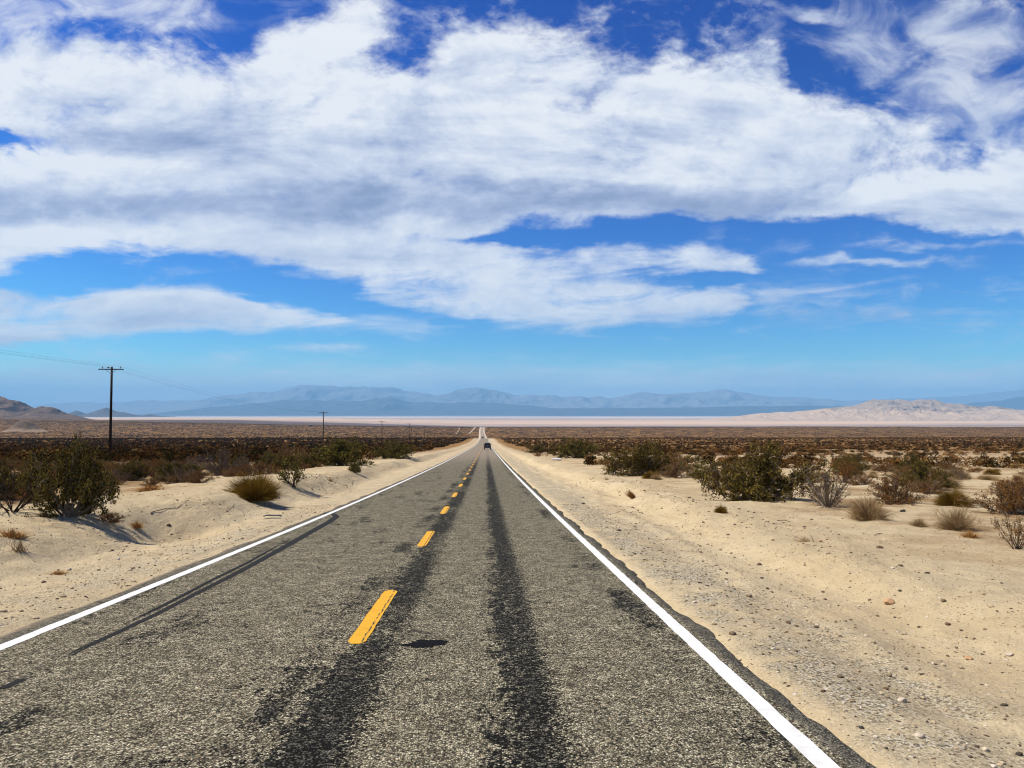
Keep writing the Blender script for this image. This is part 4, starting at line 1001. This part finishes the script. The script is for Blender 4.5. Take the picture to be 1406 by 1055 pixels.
SM = {'brown': simple('brown_stone', (0.17, 0.10, 0.06), .9, var=.35, nscale=3), 'pale': simple('pale_stone', (0.60, 0.50, 0.38), .9, var=.2, nscale=3), 'orange': simple('orange_stone', (0.56, 0.34, 0.18), .9, var=.25, nscale=3),
      'dark': simple('dark_stone', (0.05, 0.042, 0.036), .85, var=.4, nscale=3)}
STONES = [(1082, 856, 9, 'brown', 'small brown stone alone on the gravel right of the white line'), (850, 729, 7, 'dark', 'little black stone on the right shoulder gravel'), (1221, 828, 16, 'orange', 'flat pale orange stone on the wheel berm right of the road'),
 (1238, 963, 14, 'pale', 'pale stone low on the right sand, above the pair at the bottom'), (1262, 1011, 15, 'pale', 'wide pale stone near the bottom right of the sand'), (1208, 753, 10, 'brown', 'brown clod on the right sand beneath the tan feathery shrub'),
 (1043, 776, 8, 'brown', 'flat brown stone on the right shoulder below the dry grass'), (1216, 946, 8, 'brown', 'small brown stone up-left of the lone pale stone'), (1127, 744, 7, 'orange', 'reddish stone upright beside the flattened dry grass'), (1330, 905, 11, 'orange', 'orange-tan stone far out on the right sand'),
 (1386, 900, 12, 'pale', 'pale stone at the right frame edge on the sand'), (1302, 858, 9, 'brown', 'brown stone on the sand between the berm and the right frame edge'), (1130, 950, 8, 'brown', 'brown stone on the gravel strip beside the road edge at lower right'),
 (1183, 1000, 9, 'dark', 'dark stone on the gravel at the lower right'), (1000, 735, 6, 'brown', 'tiny brown stone below the yellow tuft-like bush'),
 (232, 722, 7, 'brown', 'small reddish stone on the left sand below the gully mouth'), (95, 783, 8, 'pale', 'pale stone on the left sand bank foot'), (60, 800, 7, 'brown', 'brown stone on the left bank foot near the frame edge'), (1240, 703, 9, 'dark', 'dark angular stone right of the tan feathery shrub')]
for k, (c, r, w, kind, lab) in enumerate(STONES):
    x, y, z = hit(c, r); s0 = w * y / F / 2
    me = stone_mesh(50 + k, 3); me.materials.append(SM[kind])
    o = add('stone', me, None, (x, y, z + s0 * .22), random.uniform(0, 6), (s0, s0 * .85, s0 * random.uniform(.7, 1.0))); tag(o, lab, 'stone')

# strip of shredded tyre on the left sand
x, y, z = hit(374, 712)
bm = bmesh.new(); prev = None
for k in range(13):
    t = k / 12; ax = (t - .5) * .50; ay = .05 * math.sin(t * 3.0); hz = .028 + .022 * math.sin(t * math.pi) + .008 * math.sin(9 * t); wd = .065 * (1 - .35 * abs(2 * t - 1) ** 3)
    ring = [bm.verts.new((ax, ay - wd, hz - .012)), bm.verts.new((ax, ay - wd * .6, hz + .012)), bm.verts.new((ax, ay + wd * .6, hz + .014)), bm.verts.new((ax, ay + wd, hz - .010)), bm.verts.new((ax, ay, hz - .016))]
    if prev:
        for q in range(5): bm.faces.new([prev[q], prev[(q + 1) % 5], ring[(q + 1) % 5], ring[q]])
    else: bm.faces.new(ring[::-1])
    prev = ring
bm.faces.new(prev)
rub = simple('tyre_rubber', (0.018, 0.018, 0.018), .7, .3, nscale=20)
o = bm_obj('tyre_scrap', bm, rub); o.location = (x, y, z + .035); tag(o, 'black strip of shredded tyre lying on the left sand beside the white line', 'tyre scrap')
# dry stick on the left slope, stalk at the frame edge, flat white litter far right
def stick(c0, r0, c1, r1, rad, label, mat, lift=.02):
    a_ = Vector(hit(c0, r0)); b_ = Vector(hit(c1, r1)); G = Geo(); n_ = 9
    P = []
    for t in np.linspace(0, 1, n_):
        q = a_.lerp(b_, t); q.z = float(ground_z(q.x, q.y)) + lift * (.4 + .6 * math.sin(t * 5)) + rad; q.x += random.gauss(0, .012); P.append((q - a_)[:])
    G.tube(P, rad, rad * .5)
    o = add('stick', G.mesh('stick', [ML[mat]]), None, a_); tag(o, label, 'stick')
stick(206, 706, 250, 693, .013, 'long thin dry stick lying on the left sand slope', 'dark')
stick(310, 703, 322, 693, .010, 'short dry stick on the sand under the rounded yellow-green bush', 'grey')
stick(1200, 737, 1212, 733, .010, 'short pale stick on the right sand in front of the tan feathery shrub', 'grey')
stick(1066, 716, 1086, 717, .012, 'dark twig lying on the right sand below the largest creosote', 'dark')
x, y, z = hit(764, 632)
bm = bmesh.new(); box(bm, -.55, .55, -.28, .28, .02, .09)
for v in bm.verts: v.co.z += .10 * abs(v.co.x) + (.05 if v.co.y > 0 else 0)
o = bm_obj('debris_sheet', bm, simple('white_debris', (0.72, 0.74, 0.78), .5, .4, var=.1, nscale=5), bevel=.015); o.location = (x, y, z); tag(o, 'flat whitish piece of debris on the right verge by the distant bushes', 'debris')

# ------------------------------------------------------------------ utility poles and wires
wood = simple('weathered_pole_wood', (0.035, 0.022, 0.015), .9, .1, var=.35, nscale=4, bump=.4)
wood2 = simple('crossarm_wood', (0.085, 0.065, 0.05), .9, .1, var=.3, nscale=4)
glz = simple('insulator_glaze', (0.10, 0.085, 0.075), .35, .5, var=.2)
steel = simple('galvanised_steel', (0.30, 0.30, 0.30), .5, .4, .8, var=.15)
PH = 12.4
PX = -57.0
def build_pole(loc):
    r_ = empty('utility_pole', loc)
    bm = bmesh.new(); cyl(bm, (0, 0, -1.0), (0, 0, PH), .20, .135, 14); bm_obj('shaft', bm, wood, r_, True)
    bm = bmesh.new(); box(bm, -1.72, 1.72, -.26, -.14, PH - .42, PH - .28); bm_obj('crossarm', bm, wood2, r_, bevel=.012)
    for sx in (-1, 1):
        bm = bmesh.new(); cyl(bm, (sx * .72, -.2, PH - .40), (sx * .05, -.17, PH - .98), .028, .028, 6); bm_obj('brace', bm, steel, r_)
    for ix, hz in ((-1.18, PH - .28), (1.30, PH - .28), (-.42, PH - .28)):
        bm = bmesh.new(); cyl(bm, (ix, -.2, hz), (ix, -.2, hz + .16), .018, .018, 6)
        cyl(bm, (ix, -.2, hz + .14), (ix, -.2, hz + .22), .085, .10, 12); cyl(bm, (ix, -.2, hz + .22), (ix, -.2, hz + .32), .075, .035, 12)
        bm_obj('insulator', bm, glz, r_, True)
    bm = bmesh.new(); cyl(bm, (0, 0, PH), (0, 0, PH + .05), .14, .06, 12); bm_obj('pole_cap', bm, steel, r_, True)
    bm = bmesh.new(); cyl(bm, (-.10, -.30, PH - .16), (-.42, -.42, PH - .10), .05, .05, 8); bm_obj('fuse_cutout', bm, glz, r_)
    return r_
def copy_tree(o):
    c = o.copy(); col.objects.link(c)
    for ch in list(o.children):
        q = ch.copy(); col.objects.link(q); q.parent = c
    return c
PCOL = [(152, 105), (444, 262), (524.5, 414), (562, 568), (583, 722), (597, 875), (607, 1030), (614, 1190)]
PL = ['nearest wooden utility pole, tall and dark against the hills on the left', 'second utility pole from the left, beyond the brown scrub', 'third utility pole from the left, standing left of the road', 'fourth utility pole from the left, thin against the brown plain',
      'fifth utility pole from the left, tiny on the brown plain', 'sixth utility pole from the left, tiny and faint', 'seventh utility pole from the left, barely showing near the road', 'last and faintest utility pole, closest to the distant road']
poles = []
p0_ = None
for k, (c, Yp) in enumerate(PCOL):
    u, _ = pdir(c, 580); xp = u * Yp; loc = (xp, Yp, float(ground_z(xp, Yp)))
    if k == 0: p_ = p0_ = build_pole(loc)
    else: p_ = copy_tree(p0_); p_.location = loc
    tag(p_, PL[k], 'utility pole', 'utility poles along the left of the road'); poles.append(loc)
start = (PX + 3, -45.0, float(ground_z(PX, -45)))
wire = simple('wire_metal', (0.10, 0.10, 0.105), .5, .4, .6)
for wi, (ix, lab) in enumerate(((-1.18, 'thin overhead wire on the outer left insulators of the pole line'), (-.42, 'thin overhead wire on the inner insulators of the pole line'), (1.30, 'thin overhead wire on the roadside insulators of the pole line'))):
    pts = []
    seq = [start] + poles
    for a_, b_ in zip(seq[:-1], seq[1:]):
        for t in np.linspace(0, 1, 14)[:-1]:
            q = [a_[j] + (b_[j] - a_[j]) * t for j in range(3)]; pts.append((q[0] + ix, q[1] - .2, q[2] + PH + .04 - 1.7 * 4 * t * (1 - t)))
    l_ = seq[-1]; pts.append((l_[0] + ix, l_[1] - .2, l_[2] + PH + .04))
    G = Geo()
    for a_, b_ in zip(pts[:-1], pts[1:]): G.tube([a_, b_], .007, .007)
    o = add('power_line', G.mesh('power_line', [wire])); tag(o, lab, 'power line', 'wires of the utility poles')

# ------------------------------------------------------------------ cars
paint = simple('black_car_paint', (0.012, 0.012, 0.014), .35, .5, var=.1)
grey_paint = simple('dark_grey_car_paint', (0.03, 0.032, 0.036), .35, .5, var=.1)
glass = simple('dark_car_glass', (0.02, 0.024, 0.03), .08, .6, var=.05)
tyre = simple('car_tyre', (0.015, 0.015, 0.015), .9, .1)
rimm = simple('car_rim', (0.35, 0.35, 0.36), .35, .5, .9)
red = simple('tail_light_lens', (0.25, 0.012, 0.010), .25, .5)
plate = simple('number_plate', (0.55, 0.55, 0.52), .5, .3)
chrome = simple('bumper_metal', (0.10, 0.10, 0.105), .4, .5, .5)
lampm = simple('headlight_lens', (0.6, 0.6, 0.62), .2, .5)
def build_car(loc, rz, pm):
    r_ = empty('car', loc, rz)       # faces +y
    def prof_body(name, prof, hw0, hw1, mat, bevel):
        bm = bmesh.new(); zs = [p[1] for p in prof]; z0, z1 = min(zs), max(zs)
        A = [bm.verts.new((-(hw0 + (hw1 - hw0) * (z - z0) / (z1 - z0)), y, z)) for y, z in prof]; B = [bm.verts.new(((hw0 + (hw1 - hw0) * (z - z0) / (z1 - z0)), y, z)) for y, z in prof]
        n_ = len(prof)
        for k in range(n_): bm.faces.new([A[k], A[(k + 1) % n_], B[(k + 1) % n_], B[k]])
        bm.faces.new(A); bm.faces.new(B[::-1])
        return bm_obj(name, bm, mat, r_, bevel=bevel)
    arch = lambda cy: [(cy + .43 * math.cos(q), .42 + .43 * math.sin(q)) for q in np.linspace(math.pi, 0, 8)]
    body = [(-2.35, .42)] + arch(-1.42) + [(-.9, .36), (.95, .36)] + arch(1.48) + [(2.32, .42), (2.36, .80), (2.25, 1.02), (1.05, 1.12), (-2.33, 1.12), (-2.38, .8)]
    prof_body('body', body, .94, .92, pm, .03)
    prof_body('cabin', [(-2.25, 1.125), (1.02, 1.125), (.28, 1.74), (-2.0, 1.78), (-2.12, 1.70)], .90, .74, pm, .04)
    bm = bmesh.new()
    vs = [bm.verts.new(p) for p in [(-.74, -2.262, 1.20), (.74, -2.262, 1.20), (.66, -2.165, 1.64), (-.66, -2.165, 1.64)]]; bm.faces.new(vs)
    bmesh.ops.solidify(bm, geom=bm.faces[:], thickness=.012); bm_obj('rear_window', bm, glass, r_)
    bm = bmesh.new(); vs = [bm.verts.new(p) for p in [(.76, .95, 1.19), (-.76, .95, 1.19), (-.68, .36, 1.68), (.68, .36, 1.68)]]; bm.faces.new(vs)
    bmesh.ops.solidify(bm, geom=bm.faces[:], thickness=-.014); o = bm_obj('windscreen', bm, glass, r_); o.location.y = .03
    for sx in (-1, 1):
        bm = bmesh.new()
        vs = [bm.verts.new(p) for p in [(sx * .892, -1.95, 1.20), (sx * .892, .70, 1.20), (sx * .785, .22, 1.62), (sx * .785, -1.85, 1.62)]]; bm.faces.new(vs)
        bmesh.ops.solidify(bm, geom=bm.faces[:], thickness=.01); bm_obj('side_window', bm, glass, r_)
        bm = bmesh.new(); box(bm, sx * 1.0 - .11, sx * 1.0 + .11, .62, .74, 1.14, 1.32); bm_obj('wing_mirror', bm, pm, r_, bevel=.03)
        bm = bmesh.new(); box(bm, sx * .83 - .08, sx * .83 + .08, -2.41, -2.34, .82, 1.10); bm_obj('tail_light', bm, red, r_, bevel=.01)
        bm = bmesh.new(); box(bm, sx * .70 - .16, sx * .70 + .16, 2.29, 2.37, .76, .93); bm_obj('headlight', bm, lampm, r_, bevel=.01)
        for cy in (-1.42, 1.48):
            bm = bmesh.new(); cyl(bm, (sx * .70, cy, .38), (sx * .95, cy, .38), .38, .38, 22); w_ = bm_obj('wheel', bm, tyre, r_, True, .0)
            bm = bmesh.new(); cyl(bm, (sx * .94, cy, .38), (sx * .956, cy, .38), .24, .22, 18); bm_obj('rim', bm, rimm, w_)
    bm = bmesh.new(); box(bm, -.95, .95, -2.46, -2.34, .46, .64); bm_obj('rear_bumper', bm, chrome, r_, bevel=.02)
    bm = bmesh.new(); box(bm, -.95, .95, 2.30, 2.42, .46, .62); bm_obj('front_bumper', bm, chrome, r_, bevel=.02)
    bm = bmesh.new(); box(bm, -.16, .16, -2.40, -2.37, .84, .98); bm_obj('number_plate', bm, plate, r_)
    for sx in (-1, 1):
        bm = bmesh.new(); cyl(bm, (sx * .62, -1.8, 1.83), (sx * .62, .1, 1.82), .025, .025, 6); bm_obj('roof_rail', bm, chrome, r_)
    sl_ = (float(profile(loc[1] + 2)) - float(profile(loc[1] - 2))) / 4
    r_.rotation_euler = (math.atan(sl_) * (1 if abs(rz) < 1 else -1), 0, rz)
    return r_
yc = 200.0; c1 = build_car((float(xc(yc)) + 1.72, yc, float(profile(yc))), 0, paint)
tag(c1, 'black sport utility vehicle driving away ahead in the right-hand lane, wing mirrors standing out', 'car')
yc = 655.0; c2 = build_car((float(xc(yc)) - 1.65, yc, float(profile(yc))), math.pi, grey_paint)
tag(c2, 'tiny dark oncoming car far down the road beyond the black vehicle', 'car')

# ------------------------------------------------------------------ render settings
sc.render.engine = 'CYCLES'
sc.cycles.use_denoising = True; sc.cycles.denoiser = 'OPENIMAGEDENOISE'; sc.cycles.denoising_input_passes = 'RGB_ALBEDO_NORMAL'; sc.cycles.denoising_prefilter = 'ACCURATE'
sc.cycles.filter_width = 1.1
sc.cycles.max_bounces = 6; sc.cycles.diffuse_bounces = 2; sc.cycles.glossy_bounces = 2; sc.cycles.transparent_max_bounces = 8; sc.cycles.volume_bounces = 0
sc.cycles.sample_clamp_indirect = 4.0
sc.render.film_transparent = False
sc.view_settings.view_transform = 'Standard'; sc.view_settings.look = 'None'; sc.view_settings.gamma = 1.0; sc.view_settings.exposure = 0.85
sc.view_settings.use_curve_mapping = False
